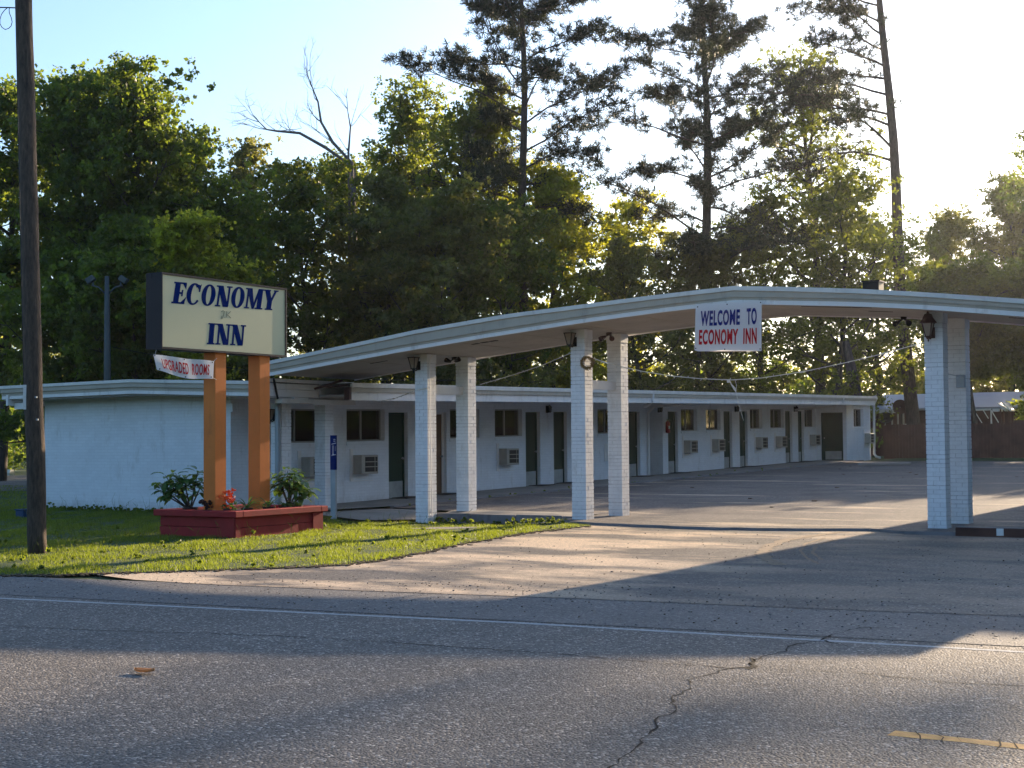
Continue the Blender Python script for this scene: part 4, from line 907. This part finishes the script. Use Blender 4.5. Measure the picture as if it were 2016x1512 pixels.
bushy('dense leafy shrub in a pot at the right end of the red planter', -15.5, 18.1, [(-.25, -.02, .52), (-.1, .08, .60), (.04, .1, .55), (.16, .12, .40), (-.05, -.15, .45), (.1, -.1, .5), (.22, .2, .28)], 4)
def strappy(label, x, y, n, L, seed, h=.1):
    r = random.Random(seed); t = empty('potted_plant', (x, y, .36), label, 'potted plant'); pot(t, x, y, .09, .1, .34); lv = MB()
    for k in range(n): az = k * 2.4 + r.random(); d = Vector((math.cos(az) * .7, math.sin(az) * .7, r.uniform(.7, 1.5))); leafshape(lv, (x, y, .42), d, L * r.uniform(.7, 1.2), .011, r.uniform(.9, 2.2), 7)
    o = lv.build('leaves', M['plantleaf'], t, smooth=True); tint_attr(o, seed)
strappy('arching spider plant between the orange posts', -15.38, 16.95, 34, .34, 5); strappy('small strappy plant in front of the right orange post', -15.35, 17.42, 20, .36, 6); 
strappy('low ferny plant beside the right orange post', -15.3, 17.75, 46, .17, 7); strappy('low green plant left of the dense leafy shrub', -15.25, 18.0, 50, .15, 9)
t = empty('flowering_plant', (-15.35, 16.50, .36), 'orange red flowering plant in a small pot at the near planter corner', 'flowers'); pot(t, -15.35, 16.50, .08, .1, .35)
R = np.random.default_rng(12); P, tt = leaves(np.array([(-15.35, 16.5, .50), (-15.31, 16.52, .45)]), np.array([.09, .08]), 90, .04, R); quads_mesh('leaves', P, tt, M['plantleaf'], t)
P, tt = leaves(np.array([(-15.36, 16.47, .63), (-15.33, 16.52, .66), (-15.40, 16.52, .68), (-15.30, 16.5, .58), (-15.34, 16.47, .50)]), np.array([.09, .09, .08, .06, .06]), 112, .032, R); quads_mesh('petals', P, tt, M['flower'], t)
t = empty('red_leaf_plant', (-15.72, 16.42, .36), 'small dark red leaved plant left of the near orange post', 'potted plant'); pot(t, -15.72, 16.42, .07, .08, .35)
P, tt = leaves(np.array([(-15.72, 16.42, .50), (-15.76, 16.42, .55)]), np.array([.08, .06]), 90, .05, R); quads_mesh('leaves', P, tt, M['rust'], t)

# ================================================================== UTILITY POLE AND SMALL STREET THINGS
pole = empty('utility_pole', (-15.41, 12.84, 0), 'thick dark wooden utility pole standing in the lawn at the road edge', 'utility pole')
base = Vector((-15.41, 12.90, -.1)); topv = Vector(hy(41, -260, 12.90)); axis = topv - base
pp = lambda z: base + axis * (z / axis.z)
b = MB(); n = 24
R = np.random.default_rng(14); b.tube([tuple(pp(k * 9.0 / n) + Vector(R.normal(size=3)) * .0035) for k in range(n + 1)], [.125 - .018 * k / n for k in range(n + 1)], 20); b.build('shaft', M['polewood'], pole, smooth=True)
rt = Vector(RT); fwv = Vector((FW[0], FW[1], 0)).normalized()
def onpole(z, side, out=.0): return pp(z) + rt * side * (.122 - .002 * z) - fwv * out
b = MB(); c0 = onpole(2.35, -.72, .095); c1 = onpole(2.05, -.72, .095)
b.obox((c0 + c1) / 2, rt, -fwv, (0, 0, 1), .026, .006, .165); b.build('marker_plate', M['drip'], pole)
b = MB()
for dz in (-.13, 0, .13): q = (c0 + c1) / 2 - fwv * .006; b.lathe((q.x, q.y, q.z + dz), [(.006, 0), (.006, .004)], 6)
for z, s in ((2.2, .55), (1.9, .62)): q = onpole(z, s, .10); b.obox(q, rt, fwv, (0, 0, 1), .012, .02, .012)
b.build('bolt', M['metal'], pole)
b = MB(); w0 = onpole(8.6, -1.15, .02); b.tube([tuple(onpole(z, -1.18, -.02)) for z in (8.8, 6, 4, 3.2, 2.6, 2.15)] + [tuple(onpole(2.0, -1.12, 0)), tuple(onpole(1.96, -.95, .03))], .006, 5); b.build('ground_wire', M['dark'], pole)
q = Vector(hy(31, 15.5, 12.85)); t = MB(); a = Vector(hy(-500, -30, 9)); t.tube([tuple(q), tuple(q.lerp(a, .03) + Vector((0, 0, -.004))), tuple(q.lerp(a, .5) + Vector((0, 0, -.10))), tuple(a)], .009, 6)
lp = [Vector(hy(x, y, 12.82)) for x, y in ((29, 15), (20, 14.5), (18, 18), (18.5, 26), (22, 34), (24, 43), (22, 51), (17, 56), (10, 58), (4, 54), (0, 47), (0, 38), (3, 28), (9, 20), (15, 15))]
t.tube([tuple(p) for p in lp], .0055, 5); tag(t.build('overhead_cable', M['dark']), 'black overhead cable with a hanging loop tied to the utility pole', 'cable')
t = MB(); sp0 = Vector(hz(655.5, 1022, -.05)); w = .062
zz = lambda py: float(hy(655.5, py, sp0.y)[2])
t2 = empty('address_post', (sp0.x, sp0.y, 0), 'slim square grey post with a dark blue marked top behind the planter', 'sign post')
b = MB(); b.box(sp0.x - w, sp0.x + w, sp0.y, sp0.y + .05, -.15, zz(925)); b.build('post', M['metal'], t2, bevel=.004)
b = MB(); b.box(sp0.x - w - .002, sp0.x + w + .002, sp0.y - .002, sp0.y + .052, zz(925) + .001, zz(857)); o = b.build('blue_band', M['blue'], t2)
b = MB(); yy = sp0.y - .006
def bar(x0, y0, x1, y1, wd): p = Vector(hy(x0, y0, yy)); q = Vector(hy(x1, y1, yy)); b.tube([p, q], wd, 4)
bar(656.5, 865, 660, 865, .006); bar(656.5, 868.5, 660, 868.5, .006); bar(653, 874.5, 661, 872.5, .008); bar(655.5, 877, 655.5, 894, .009); bar(654.5, 894.5, 657.5, 894.5, .009); bar(653, 896.5, 661, 895, .007); bar(660, 878, 660, 888, .003)
b.build('marking', M['whitepaint'], o)
# blue tub by the pole
c = hz(38, 1021, 0); t = MB(); t.box(c[0] - .12, c[0] + .12, c[1], c[1] + .25, 0, .16); t.box(c[0] - .14, c[0] + .14, c[1] - .02, c[1] + .27, .161, .185); t.lathe((c[0], c[1] + .1, .186), [(.03, 0), (.03, .012)], 8); tag(t.build('plastic_tub', M['bluep'], bevel=.01), 'small dark blue plastic tub on the lawn left of the utility pole', 'tub')
# area light mast behind the wing
lx, ly = far(213, 44); t = empty('light_mast', (lx, ly, 0), 'grey light mast with two floodlights behind the motel end roof', 'light pole')
b = MB(); zt_ = pxh(532, 44); b.tube([(lx, ly, 0), (lx - .05, ly, zt_ * .6), (lx - .08, ly, zt_)], [.13, .11, .07], 10); 
for s in (-1, 1): b.tube([(lx - .08, ly, zt_ - .6), Vector((lx - .08, ly, zt_ - .35)) + rt * s * .25, Vector((lx - .08, ly, zt_ - .28)) + rt * s * .48], .028, 6)
b.build('mast', M['polepaint'], t, smooth=True)
for s in (-1, 1):
    c = Vector((lx - .08, ly, zt_ - .10)) + rt * s * .50; b = MB(); a_ = (rt * s * .75 + Vector((0, 0, -.5))).normalized(); u_ = (Vector((0, 0, 1)) - a_ * a_.z).normalized()
    b.obox(c, a_, u_, a_.cross(u_), .12, .09, .11); b.obox(c + a_ * .125, a_, u_, a_.cross(u_), .02, .10, .125); b.obox(c - u_ * .13 - Vector((0, 0, .03)), (1, 0, 0), (0, 1, 0), (0, 0, 1), .03, .03, .06); b.build('floodlight', M['polepaint'], t, bevel=.02)
t = MB(); a = Vector(hy(221, 683, ly)); c = Vector((-19, 30, 3.0)); pts = [a.lerp(c, k / 10) + Vector((0, 0, -.35 * math.sin(math.pi * k / 10))) for k in range(11)]; t.tube([tuple(p) for p in pts], .008, 4); tag(t.build('service_cable', M['dark']), 'thin dark service cable from the light mast to the motel roof', 'cable')
# string lights
def swag(name, label, P, nb, seed, hang=0):
    t = empty(name, tuple(P[0]), label, 'string lights'); b = MB(); b.tube([tuple(p) for p in P], .0075, 5); b.build('cord', M['string'], t); r = random.Random(seed)
    cum = [0]; 
    for p, q in zip(P[:-1], P[1:]): cum.append(cum[-1] + (q - p).length)
    for k in range(nb):
        d = cum[-1] * (k + .5) / nb; i = max(j for j in range(len(P) - 1) if cum[j] <= d); p = P[i].lerp(P[i + 1], (d - cum[i]) / max(1e-6, cum[i + 1] - cum[i])); s = -1 if r.random() < .75 else 1; dx = r.uniform(-.02, .02)
        b = MB(); b.tube([p, p + Vector((dx, r.uniform(-.01, .01), s * r.uniform(.012, .035)))], [.007, .005], 5); b.build('bulb', M['bulb'], t)
    for k in range(3): i = r.randrange(1, len(P) - 1); b = MB(); b.obox(P[i], (P[i + 1] - P[i]).normalized(), (0, 1, 0), (0, 0, 1), .05, .01, .012); b.build('plug', M['string'], t)
P = [Vector(hy(x, y, 22.42)) for x, y in ((1167, 705), (1190, 713), (1228, 723), (1270, 732), (1320, 740), (1380, 745.5), (1440, 748), (1500, 744), (1580, 732), (1660, 715), (1740, 696), (1819, 674))]
swag('string_lights', 'long sagging string of small lights between the middle and right pillars', P, 46, 3)
P = [Vector(hy(x, y, z)) for x, y, z in ((945, 757, 23.85), (980, 747, 23.6), (1020, 735, 23.3), (1070, 718, 22.9), (1124, 695, 22.45))]
swag('string_lights', 'string of small lights rising from the second to the middle front pillar', P, 20, 4)
P = [Vector(hy(x, y, z)) for x, y, z in ((745, 790, 24.0), (775, 785, 23.6), (800, 776, 23.1), (818, 768, 22.39), (846, 763, 22.37)) ]
swag('string_lights', 'short string of small lights drooping from the eave to the front pillar', P, 10, 5)
t = MB(); P = [Vector(hy(x, y, 22.42)) for x, y in ((1436, 748), (1440, 757), (1446, 765), (1449, 772))]; t.tube([tuple(p) for p in P], [.008, .01, .022, .006], 6); P = [Vector(hy(x, y, 22.42)) for x, y in ((1447, 748), (1450, 758), (1449, 771), (1453, 790), (1458, 808), (1464, 828))]; t.tube([tuple(p) for p in P], .004, 5)
t.obox(Vector(hy(1434, 750, 22.42)), (1, 0, 0), (0, 1, 0), (0, 0, 1), .022, .012, .028); tag(t.build('hanging_plug', M['string']), 'tangled plug and loose cord hanging from the middle of the string lights', 'cord')
# wreath on pillar
wc = Vector(hy(1156, 714, 22.33)); t = empty('wreath', tuple(wc), 'small round wreath of dried twigs hung on the corner of the middle front pillar', 'wreath'); R = np.random.default_rng(20); b = MB()
dn = (Vector((.42, -.9, 0))).normalized(); du = Vector((0, 0, 1)).cross(dn).normalized()
for k in range(240):
    a = R.uniform(0, 6.28); da = R.uniform(.3, .7); rr = .100 + R.normal() * .016; q = [wc + (du * math.cos(a + da * j / 3) + Vector((0, 0, 1)) * math.sin(a + da * j / 3)) * (rr + (.014 * R.normal() if j in (0, 3) else 0)) + dn * R.normal() * .012 for j in range(4)]
    b.tube([tuple(p) for p in q], .0035, 4)
b.build('twig_ring', M['twig'], t); ang = np.linspace(0, 6.28, 26); P, tt = leaves(np.array([tuple(wc + (du * math.cos(a) + Vector((0, 0, 1)) * math.sin(a)) * .1) for a in ang]), np.full(26, .03), 22, .03, R); quads_mesh('wreath_leaves', P, tt, M['twig'], t)
# planter kerb on the right of the pillars
b = MB(); b.box(-5.52, -1, 21.55, 21.75, -.1, .12); b.box(-4.86, -4.74, 21.545, 21.549, .02, .121); 
k1 = MB(); k1.box(-5.55, -1, 21.55, 21.78, -.1, .125); o = k1.build('parking_kerb', M['fence'], bevel=.01); tag(o, 'low dark brown kerb beam right of the right pillar pair', 'kerb')
k1 = MB(); k1.box(-5.54, -1, 21.56, 21.77, .126, .132); o2 = k1.build('top_paint', M['kerb'], o); k1 = MB(); k1.box(-4.95, -4.85, 21.535, 21.549, .02, .124); k1.build('white_mark', M['whitepaint'], o)

# ================================================================== OFFICE (right of frame, casts the long shade on the drive)
off = empty('office_building', (1, 34, 0), 'white brick motel office with a flat roof, right of the parking lot', 'office')
ox0, ox1, oy0, oy1, oz = -5.78, 9, 28.0, 41, 4.45
b = MB(); b.box(ox0 + .3, ox1, oy0 + .3, oy0 + .5, -.1, oz - .25); b.box(ox0 + .3, ox0 + .5, oy0 + .501, oy1, -.1, oz - .25); b.box(ox1 - .2, ox1, oy0 + .501, oy1, -.1, oz - .25); b.box(ox0 + .501, ox1 - .201, oy1 - .2, oy1, -.1, oz - .25); b.build('wall', M['brick'], off)
b = MB(); b.box(ox0, ox1 + .3, oy0, oy1 + .3, oz - .249, oz); b.build('roof', M['beige'], off)
for x in (-3, 0, 3, 6):
    b = MB(); b.box(x, x + 1.5, oy0 + .26, oy0 + .295, .9, 2.1); w_ = b.build('window', M['alum'], off); b = MB(); b.box(x + .06, x + 1.44, oy0 + .24, oy0 + .255, .96, 2.04); b.build('pane', M['louver'], w_)
b = MB(); b.box(-3.4, -1.8, 24.4, 28.0, 2.6, 2.8); b.build('porch_roof', M['beige'], off)
b = MB(); b.box(-3.3, -3.0, 22.4, 22.69, -.1, 2.95); b.box(-3.3, -3.0, 23.77, 24.06, -.1, 2.95); b.build('porch_pillar', M['pillar'], off)

# ================================================================== BEHIND THE LOT
fy = 62.3; fn_ = empty('wooden_fence', (-18, fy, .6), 'dark brown board fence along the back of the parking lot', 'fence'); b = MB(); x = -19.1; R = np.random.default_rng(30); zf = G(0, fy)
while x < 12: w_ = .14; b.box(x, x + w_ - R.uniform(.004, .012), fy + R.uniform(-.01, .01), fy + .03, zf, zf + 1.50 + R.normal() * .02 + (.12 if x > -13.6 else 0)); x += w_
b.build('boards', M['fence'], fn_); b = MB(); b.box(-19.1, 12, fy + .031, fy + .08, zf + .3, zf + .4); b.box(-19.1, 12, fy + .031, fy + .08, zf + 1.2, zf + 1.3); b.box(-18.7, -16.9, fy - .03, fy - .012, zf + .93, zf + 1.0); b.build('rail', M['fence'], fn_)
for x in np.arange(-19, 12, 2.4): b = MB(); b.box(x, x + .1, fy + .085, fy + .18, zf, zf + 1.5); b.build('post', M['fence'], fn_)
def P3(px, py, y): return Vector(hy(px, py, y))
yb = 74; bl = empty('metal_roofed_shed', (-24, yb, .6), 'long red shed with a pale blue metal roof behind the fence', 'shed')
a, c = P3(1700, 806, yb), P3(2008, 808, yb); a2 = P3(1700, 779, yb + 4); b = MB(); b.box(a.x - 3, c.x, yb + .3, yb + 8, .4, a.z - .1); b.build('wall', M['redwall'], bl)
b = MB(); ze, zr_ = a.z, P3(1800, 776, yb + 4).z; b.add([(a.x - 3.3, yb, ze), (c.x + .3, yb, ze), (c.x + .3, yb + 4, zr_), (a.x - 3.3, yb + 4, zr_), (a.x - 3.3, yb + 8.3, ze), (c.x + .3, yb + 8.3, ze), (a.x - 3.3, yb, ze - .08), (c.x + .3, yb, ze - .08)], [(0, 1, 2, 3), (3, 2, 5, 4), (6, 7, 1, 0), (0, 3, 4), (1, 5, 2)]); b.build('roof', M['blueroof'], bl)
b = MB(); b.box(a.x - 3.3, P3(1765, 800, yb).x, yb - .06, yb - .005, ze - .22, ze - .02); b.build('gutter', M['whitepaint'], bl)
yd = 70; t = empty('deck_railing', tuple(P3(1760, 836, yd)), 'pale railing of thin upright posts above the fence, left of the pine', 'railing'); b = MB()
for px in (1744, 1756.5, 1768, 1779, 1790): q0 = P3(px, 860, yd); q1 = P3(px, 808, yd); b.box(q0.x - .035, q0.x + .035, yd, yd + .07, .6, q1.z)
b.build('post', M['kick'], t); b = MB(); q0, q1 = P3(1741, 838, yd - .1), P3(1800, 835, yd - .1); b.obox((q0 + q1) / 2, (q1 - q0).normalized(), (0, 1, 0), (0, 0, 1), (q1 - q0).length / 2, .04, .035); b.build('rail', M['whitepaint'], t)
for nm, lb, cx_, cy_, rr, tilt in (('satellite_dish', 'round dark dish standing higher against the blue roof', 1772, 801, 13.5, 0), ('satellite_dish', 'dark dish tipped upward just behind the end of the motel', 1743, 822, 14, 1)):
    yq = 68; q = P3(cx_, cy_, yq); s = rr * (yq + 6) / F * 1.0; t = empty(nm, tuple(q), lb, 'dish'); b = MB()
    n = 20; ax_ = Vector((.25, -.9, .1 if not tilt else .9)).normalized(); u_ = ax_.orthogonal().normalized(); v_ = ax_.cross(u_); vs = []; 
    for j, (r_, o_) in enumerate(((s, .0), (s * .75, -.07), (s * .4, -.13), (.02, -.15), (.02, -.17), (s * .4, -.15), (s * .75, -.09), (s * 1.0, -.02))):
        vs += [q + u_ * math.cos(2 * math.pi * k / n) * r_ + v_ * math.sin(2 * math.pi * k / n) * r_ + ax_ * o_ for k in range(n)]
    b.add(vs, [(j * n + k, j * n + (k + 1) % n, (j + 1) * n + (k + 1) % n, (j + 1) * n + k) for j in range(7) for k in range(n)] + [tuple(7 * n + k if False else 7 * n + k for k in range(0))][:0]); b.build('bowl', M['rust' if not tilt else 'dark'], t, smooth=True)
    b = MB(); b.tube([(q.x, q.y + .2, .6), (q.x, q.y + .2, q.z)], .05, 6); b.build('mast', M['dark'], t)
ys = 69; t = empty('swing_frame', tuple(P3(1935, 830, ys)), 'pale sloping swing set frame behind the fence, right of the pillars', 'swing set'); b = MB()
for A_, B_, r_ in (((1914, 807), (1951, 806), .055), ((1918, 808), (1934, 834), .02), ((1936, 808), (1946, 824), .02), ((1951, 807), (1966, 832), .025)): b.tube([P3(*A_, ys), P3(*B_, ys)], r_, 6)
for px in (1918, 1951): q = P3(px, 807, ys); b.tube([q, (q.x - .2, ys + .8, .6)], .03, 6); b.tube([q, (q.x + .2, ys - .6, .6)], .03, 6)
b.build('frame', M['whitepaint'], t)
t = empty('play_tower', tuple(P3(1980, 830, ys)), 'small play tower with two pale roof boards behind the fence, at the right edge', 'play tower'); b = MB()
for A_, B_ in (((1968, 794), (1984, 809)), ((1978, 794), (1994, 809))): p, q = P3(*A_, ys), P3(*B_, ys + .0); b.obox((p + q) / 2, (q - p).normalized(), (0, 1, 0), (q - p).normalized().cross(Vector((0, 1, 0))), (q - p).length / 2, .5, .03)
b.build('roof_board', M['whitepaint'], t); b = MB()
for px in (1971, 1990): q = P3(px, 806, ys); b.box(q.x - .05, q.x + .05, ys - .3, ys - .2, .6, q.z); b.box(q.x - .05, q.x + .05, ys + .3, ys + .4, .6, q.z)
b.build('post', M['fence'], t); q = P3(1965, 807, ys); b = MB(); b.box(q.x - .15, q.x + .15, ys - .5, ys + .4, q.z - .08, q.z + .05); b.build('platform', M['whitepaint'], t)

# ================================================================== TREES
q0, q1 = hz(1690, 915, .63), hz(1792, 914, .63); t = MB(); t.obox(((q0[0] + q1[0]) / 2, (q0[1] + q1[1]) / 2, .65), tuple((Vector(q1) - Vector(q0)).normalized()), (0, 1, 0), (0, 0, 1), (Vector(q1) - Vector(q0)).length / 2, .12, .05); tag(t.build('streak_slab', M['concrete'], bevel=.02), 'long pale slab added for a bright streak near the end of the motel wing', 'streak slab')  # pale slab added in place of a bright reflecting streak on the lot
D = deciduous
g1 = 'broadleaf trees behind the left of the motel'; g2 = 'broadleaf trees behind the middle of the motel'; g3 = 'broadleaf trees at the back right'
D('tall dense dark green tree at the left picture edge, behind the wooden pole', 0, 52, 55, 190, 1, 'leafA', .25, 0.83, group=g1, nl=20)
D('tallest broad tree of the left group with a high rounded crown', 160, 50, 38, 190, 2, 'leafA', .3, 0.75, group=g1, nl=24)
D('broad dark tree with a stepped crown, second from the pole', 300, 52, 115, 200, 3, 'leafA', .2, 0.75, group=g1, nl=24)
D('dark tree directly above the sign box', 400, 54, 225, 160, 4, 'leafA', .15, 0.83, group=g1, nl=20)
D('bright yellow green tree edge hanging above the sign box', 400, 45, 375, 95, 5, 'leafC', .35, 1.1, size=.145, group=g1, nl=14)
D('low dark tree under the tall trees, left of the light mast', 90, 47, 430, 190, 6, 'leafA', .08, 0.90, group=g1)
D('low dark tree under the tall trees, right of the light mast', 270, 46, 470, 180, 7, 'leafA', .06, 0.83, group=g1)
D('thin grey green tree with see-through crown in the gap right of the sign', 545, 64, 215, 105, 8, 'leafD', .3, .42, size=.145, group=g2, nl=20)
D('dark tree right of the sign with its crown just below the gap', 490, 58, 350, 110, 9, 'leafA', .1, 0.68, group=g2)
D('olive tree above the left end of the canopy', 620, 57, 270, 180, 10, 'leafB', .1, 0.60, group=g2, nl=20)
D('pale green pointed tree right of the dead tree', 785, 64, 70, 150, 11, 'leafB', .22, .62, size=.145, group=g2, nl=26)
D('sparse green tree filling round the dead tree', 690, 66, 205, 130, 27, 'leafB', .2, .5, size=.145, group=g2, nl=22)
D('olive bushy tree below the pale green pointed tree', 745, 56, 330, 190, 12, 'leafD', .08, 0.75, group=g2, nl=20)
D('mid green tree with a leaning crown left of the first pine', 880, 64, 125, 170, 13, 'leafB', .2, .7, group=g2, nl=24)
D('dark round tree low in front of the first pine', 900, 53, 335, 190, 14, 'leafD', .08, 0.71, group=g2, nl=20)
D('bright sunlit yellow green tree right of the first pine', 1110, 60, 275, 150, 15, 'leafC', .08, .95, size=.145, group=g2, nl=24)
D('dark green tree low beside the first pine', 1010, 57, 350, 150, 26, 'leafA', .06, 0.75, group=g2, nl=18)
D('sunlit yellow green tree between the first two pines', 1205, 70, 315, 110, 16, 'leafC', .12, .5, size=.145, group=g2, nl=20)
D('thin forked tree left of the second pine', 1270, 60, 450, 130, 17, 'leafD', .2, .35, size=.145, group=g2)
D('dark bushy tree behind the welcome banner', 1380, 66, 440, 170, 18, 'leafD', .08, .95, group=g3, nl=18)
D('dark green tree between the second pine and the tall thin tree', 1500, 70, 355, 130, 19, 'leafB', .1, .38, group=g3, nl=20)
D('tall thin see-through tree with long bare limbs between the second and third pines', 1615, 72, 25, 150, 20, 'leafB', .28, .28, size=.145, group=g3, nl=34)
D('leafy green tree around the foot of the tall thin tree', 1640, 66, 300, 170, 21, 'leafB', .08, .40, group=g3, nl=24)
D('green tree just left of the third pine', 1745, 76, 390, 130, 22, 'leafB', .3, .38, group=g3, nl=18)
D('hazy tree between the third pine and the right edge', 1865, 94, 385, 120, 23, 'leafD', .12, .95, group=g3, nl=20)
D('rounded dark tree at the right picture edge', 1985, 93, 325, 150, 24, 'leafD', .12, 1.1, group=g3, nl=24)
D('far thin tree rising highest at the right picture edge', 2025, 104, 235, 80, 25, 'leafB', .3, .5, size=.14, group=g3)
pine('tall pine with open layered crown above the canopy left half', 1032, 60, 24.5, 31, .25, (.05, 0), .44, 5.4, 36)
pine('tall pine with the fullest crown, trunk behind the welcome banner', 1402, 66, 27, 32, .29, (-.1, 0), .33, 6.6, 50)
pine('tallest leaning pine with thick bare trunk, left of the right pillars', 1800, 68, 31, 33, .34, (-.78, -.3), .46, 8.2, 22, side=(-RT[0], -RT[1]))
t = MB(); R = np.random.default_rng(40)
# long low limb of the third pine is part of a separate snag nearby
x, y = far(1700, 64); t.tube([(x, y, 0), (x - .2, y, 3), (x - .5, y, 4.6), (x - .75, y, 5.9)], [.3, .27, .25, .16], 8); tag(t.build('tree_snag', M['pinebark'], smooth=True), 'broken dark tree trunk showing under the canopy left of the right pillars', 'tree trunk')
# dead bare tree
def bare(label, pts_px, Zd, seed, r0_, lv=5, spread=.5):
    R = np.random.default_rng(seed); x, y = far(pts_px[0][0], Zd); t = empty('dead_tree', (x, y, .5), label, 'dead tree'); b = MB()
    def P(px, py): d = ray(px, py); f_ = d @ FW; k = Zd / (d[0] * f0[0] + d[1] * f0[1]); return Vector(CAM + d * k)
    path = [P(*p) for p in pts_px]; n = len(path); b.tube(path, [r0_ * (1 - .8 * i / (n - 1)) for i in range(n)], 7, False)
    def rec(p, d, L, r, l):
        pts = curve_pts(p, d, L, 4, (0, 0, .3), R, .14); b.tube(pts, [r, r * .85, r * .7, r * .55, r * .4], 4, False)
        if l <= 0: return
        for k in range(R.integers(2, 4)):
            q = pts[R.integers(2, 5)]; dd = (pts[-1] - pts[-2]).normalized() + Vector(R.normal(size=3)) * spread; rec(q, dd, L * R.uniform(.5, .75), r * .5, l - 1)
    for i in range(n // 2, n):
        for k in range(2): d = (path[i] - path[i - 1]).normalized() + Vector(R.normal(size=3)) * .6; d.z = abs(d.z); rec(path[i], d, 1.1, r0_ * .2, lv - 2)
    rec(path[-1], path[-1] - path[-2], .9, r0_ * .25, lv - 2); b.build('trunk', M['deadwood'], t, smooth=True)
bare('bare dead tree reaching furthest up into the sky between the green trees', [(705, 780), (700, 500), (692, 320), (655, 280), (632, 240), (626, 200), (612, 165)], 60, 5, .11)
bare('bare dead branches arching left above the thin grey green tree', [(700, 780), (697, 330), (640, 290), (590, 262), (545, 258), (525, 255), (510, 240)], 61, 8, .10, 4, .6)
bare('short dead spike beside the pale green pointed tree', [(690, 780), (688, 400), (686, 300), (690, 250), (684, 215)], 59, 9, .08, 3, .5)

# hedge-like undergrowth and far wood
R = np.random.default_rng(50); cs = []; rs = []
for k in range(560):
    px = R.uniform(-150, 1720); Zd = R.uniform(56, 74); x, y = far(px, Zd)
    if x > -28.5 and y < 62.5: continue
    if k % 3 == 0: x, y = far(R.uniform(1180, 1720), R.uniform(78, 88)); cs.append((x, y, R.uniform(1, 6.3))); rs.append(R.uniform(.7, 1.4)); continue
    cs.append((x, y, R.uniform(.6, 3.6))); rs.append(R.uniform(.7, 1.5))
cs = np.array(cs); P, tt = leaves(cs, np.array(rs), 84, .2, R, R.normal(-.1, .25, len(cs))); tag(quads_mesh('undergrowth', P, tt, M['leafA']), 'dark undergrowth filling the ground between the trees', 'undergrowth', None, 'stuff')
cs = []; rs = []
for k in range(620):
    px = R.uniform(-200, 2150); Zd = R.uniform(88, 112); x, y = far(px, Zd); hmax = 7.5 + 2 * math.sin(px * .011) + 2 * math.sin(px * .037 + 1)
    if px > 1200: hmax = 6.0
    if 480 < px < 600: hmax = 6
    cs.append((x, y, .6 + hmax * R.random())); rs.append(R.uniform(1.0, 2.2))
cs = np.array(cs); P, tt = leaves(cs, np.array(rs), 90, .34, R, R.normal(0, .25, len(cs))); tag(quads_mesh('distant_woods', P, tt, M['leafD']), 'distant woods closing the view behind the trees', 'woods', None, 'stuff')
# bare trunks inside the left wood
# trees outside the frame to the right, between the sun and the road
def DX(label, x, y, h, r_, seed, cb, lm='leafB', dens=1.7): 
    return deciduous(label, 0, F, h + 0., r_, seed, lm, cb, dens, xy=(x, y), zbase=.6)
DX('green tree behind the fence, first beyond the right picture edge', -13.2, 70, 9.6, 3.4, 61, .15); DX('green tree behind the fence, second beyond the right picture edge', -7.0, 69, 9.0, 3.6, 62, .12); DX('green tree behind the fence, third beyond the right picture edge', -.5, 70, 10, 3.6, 63, .12)
DX('low green tree just behind the fence, right of the right pillar pair', -16.3, 68, 9.0, 3.2, 65, .45); DX('low green tree just behind the fence at the right picture edge', -11.0, 67, 9.4, 3.4, 66, .4)
DX('green tree behind the fence, fourth and tallest beyond the right picture edge', -13.4, 83, 20.5, 4.0, 64, .25, 'leafA', 1.6)
def pineX(label, x, y, h, seed, first, ls): 
    global far
    keep = far; far = lambda a, b_: (x, y)
    pine(label, 0, 60, h, seed, .3, (0, 0), first, ls, 22, group='tall pines behind the fence'); far = keep
pineX('tall pine far behind the fence beyond the right picture edge, nearest the frame', -10.5, 98, 31, 71, .76, 6.5); pineX('tall pine far behind the fence beyond the right picture edge, furthest right', 1.0, 99, 30, 72, .76, 6.)
# unseen woods added to block low sky and darken walls and window reflections
R = np.random.default_rng(77); cs = []; rs = []
for k in range(1300): cs.append((R.uniform(15, 38), R.uniform(-5, 120), R.uniform(.5, 12.5))); rs.append(R.uniform(1.2, 2.6))
for k in range(500): cs.append((R.uniform(-6, 45), R.uniform(112, 130), R.uniform(.5, 12))); rs.append(R.uniform(1.4, 2.8))
for k in range(1700): cs.append((R.uniform(-95, 60), R.uniform(-44, -28), R.uniform(.5, 7))); rs.append(R.uniform(1.4, 2.8))
P, tt = leaves(np.array(cs), np.array(rs), 84, .5, R, R.normal(0, .25, len(cs))); tag(quads_mesh('sky_blocking_woods', P, tt, M['leafA']), 'unseen woods added across the road and on the right to dim walls and reflections', 'woods', None, 'stuff')

# ================================================================== GLARE VEIL (added volume imitates lens glare toward the sun)
def glare_veil_box():
    b = MB(); b.box(-175, 130, -46, 190, -3, 46); mt = bpy.data.materials.new('glare_veil'); mt.use_nodes = True; nt = mt.node_tree; nt.nodes.clear()
    v = nt.nodes.new('ShaderNodeVolumePrincipled'); v.inputs['Density'].default_value = .0002; v.inputs['Anisotropy'].default_value = .75; v.inputs['Color'].default_value = (.88, .92, 1.0, 1)
    o = nt.nodes.new('ShaderNodeOutputMaterial'); nt.links.new(v.outputs[0], o.inputs['Volume']); h = b.build('glare_veil', mt); tag(h, 'thin added volume imitating lens glare toward the low sun', 'glare_veil', None, 'stuff')
glare_veil_box()
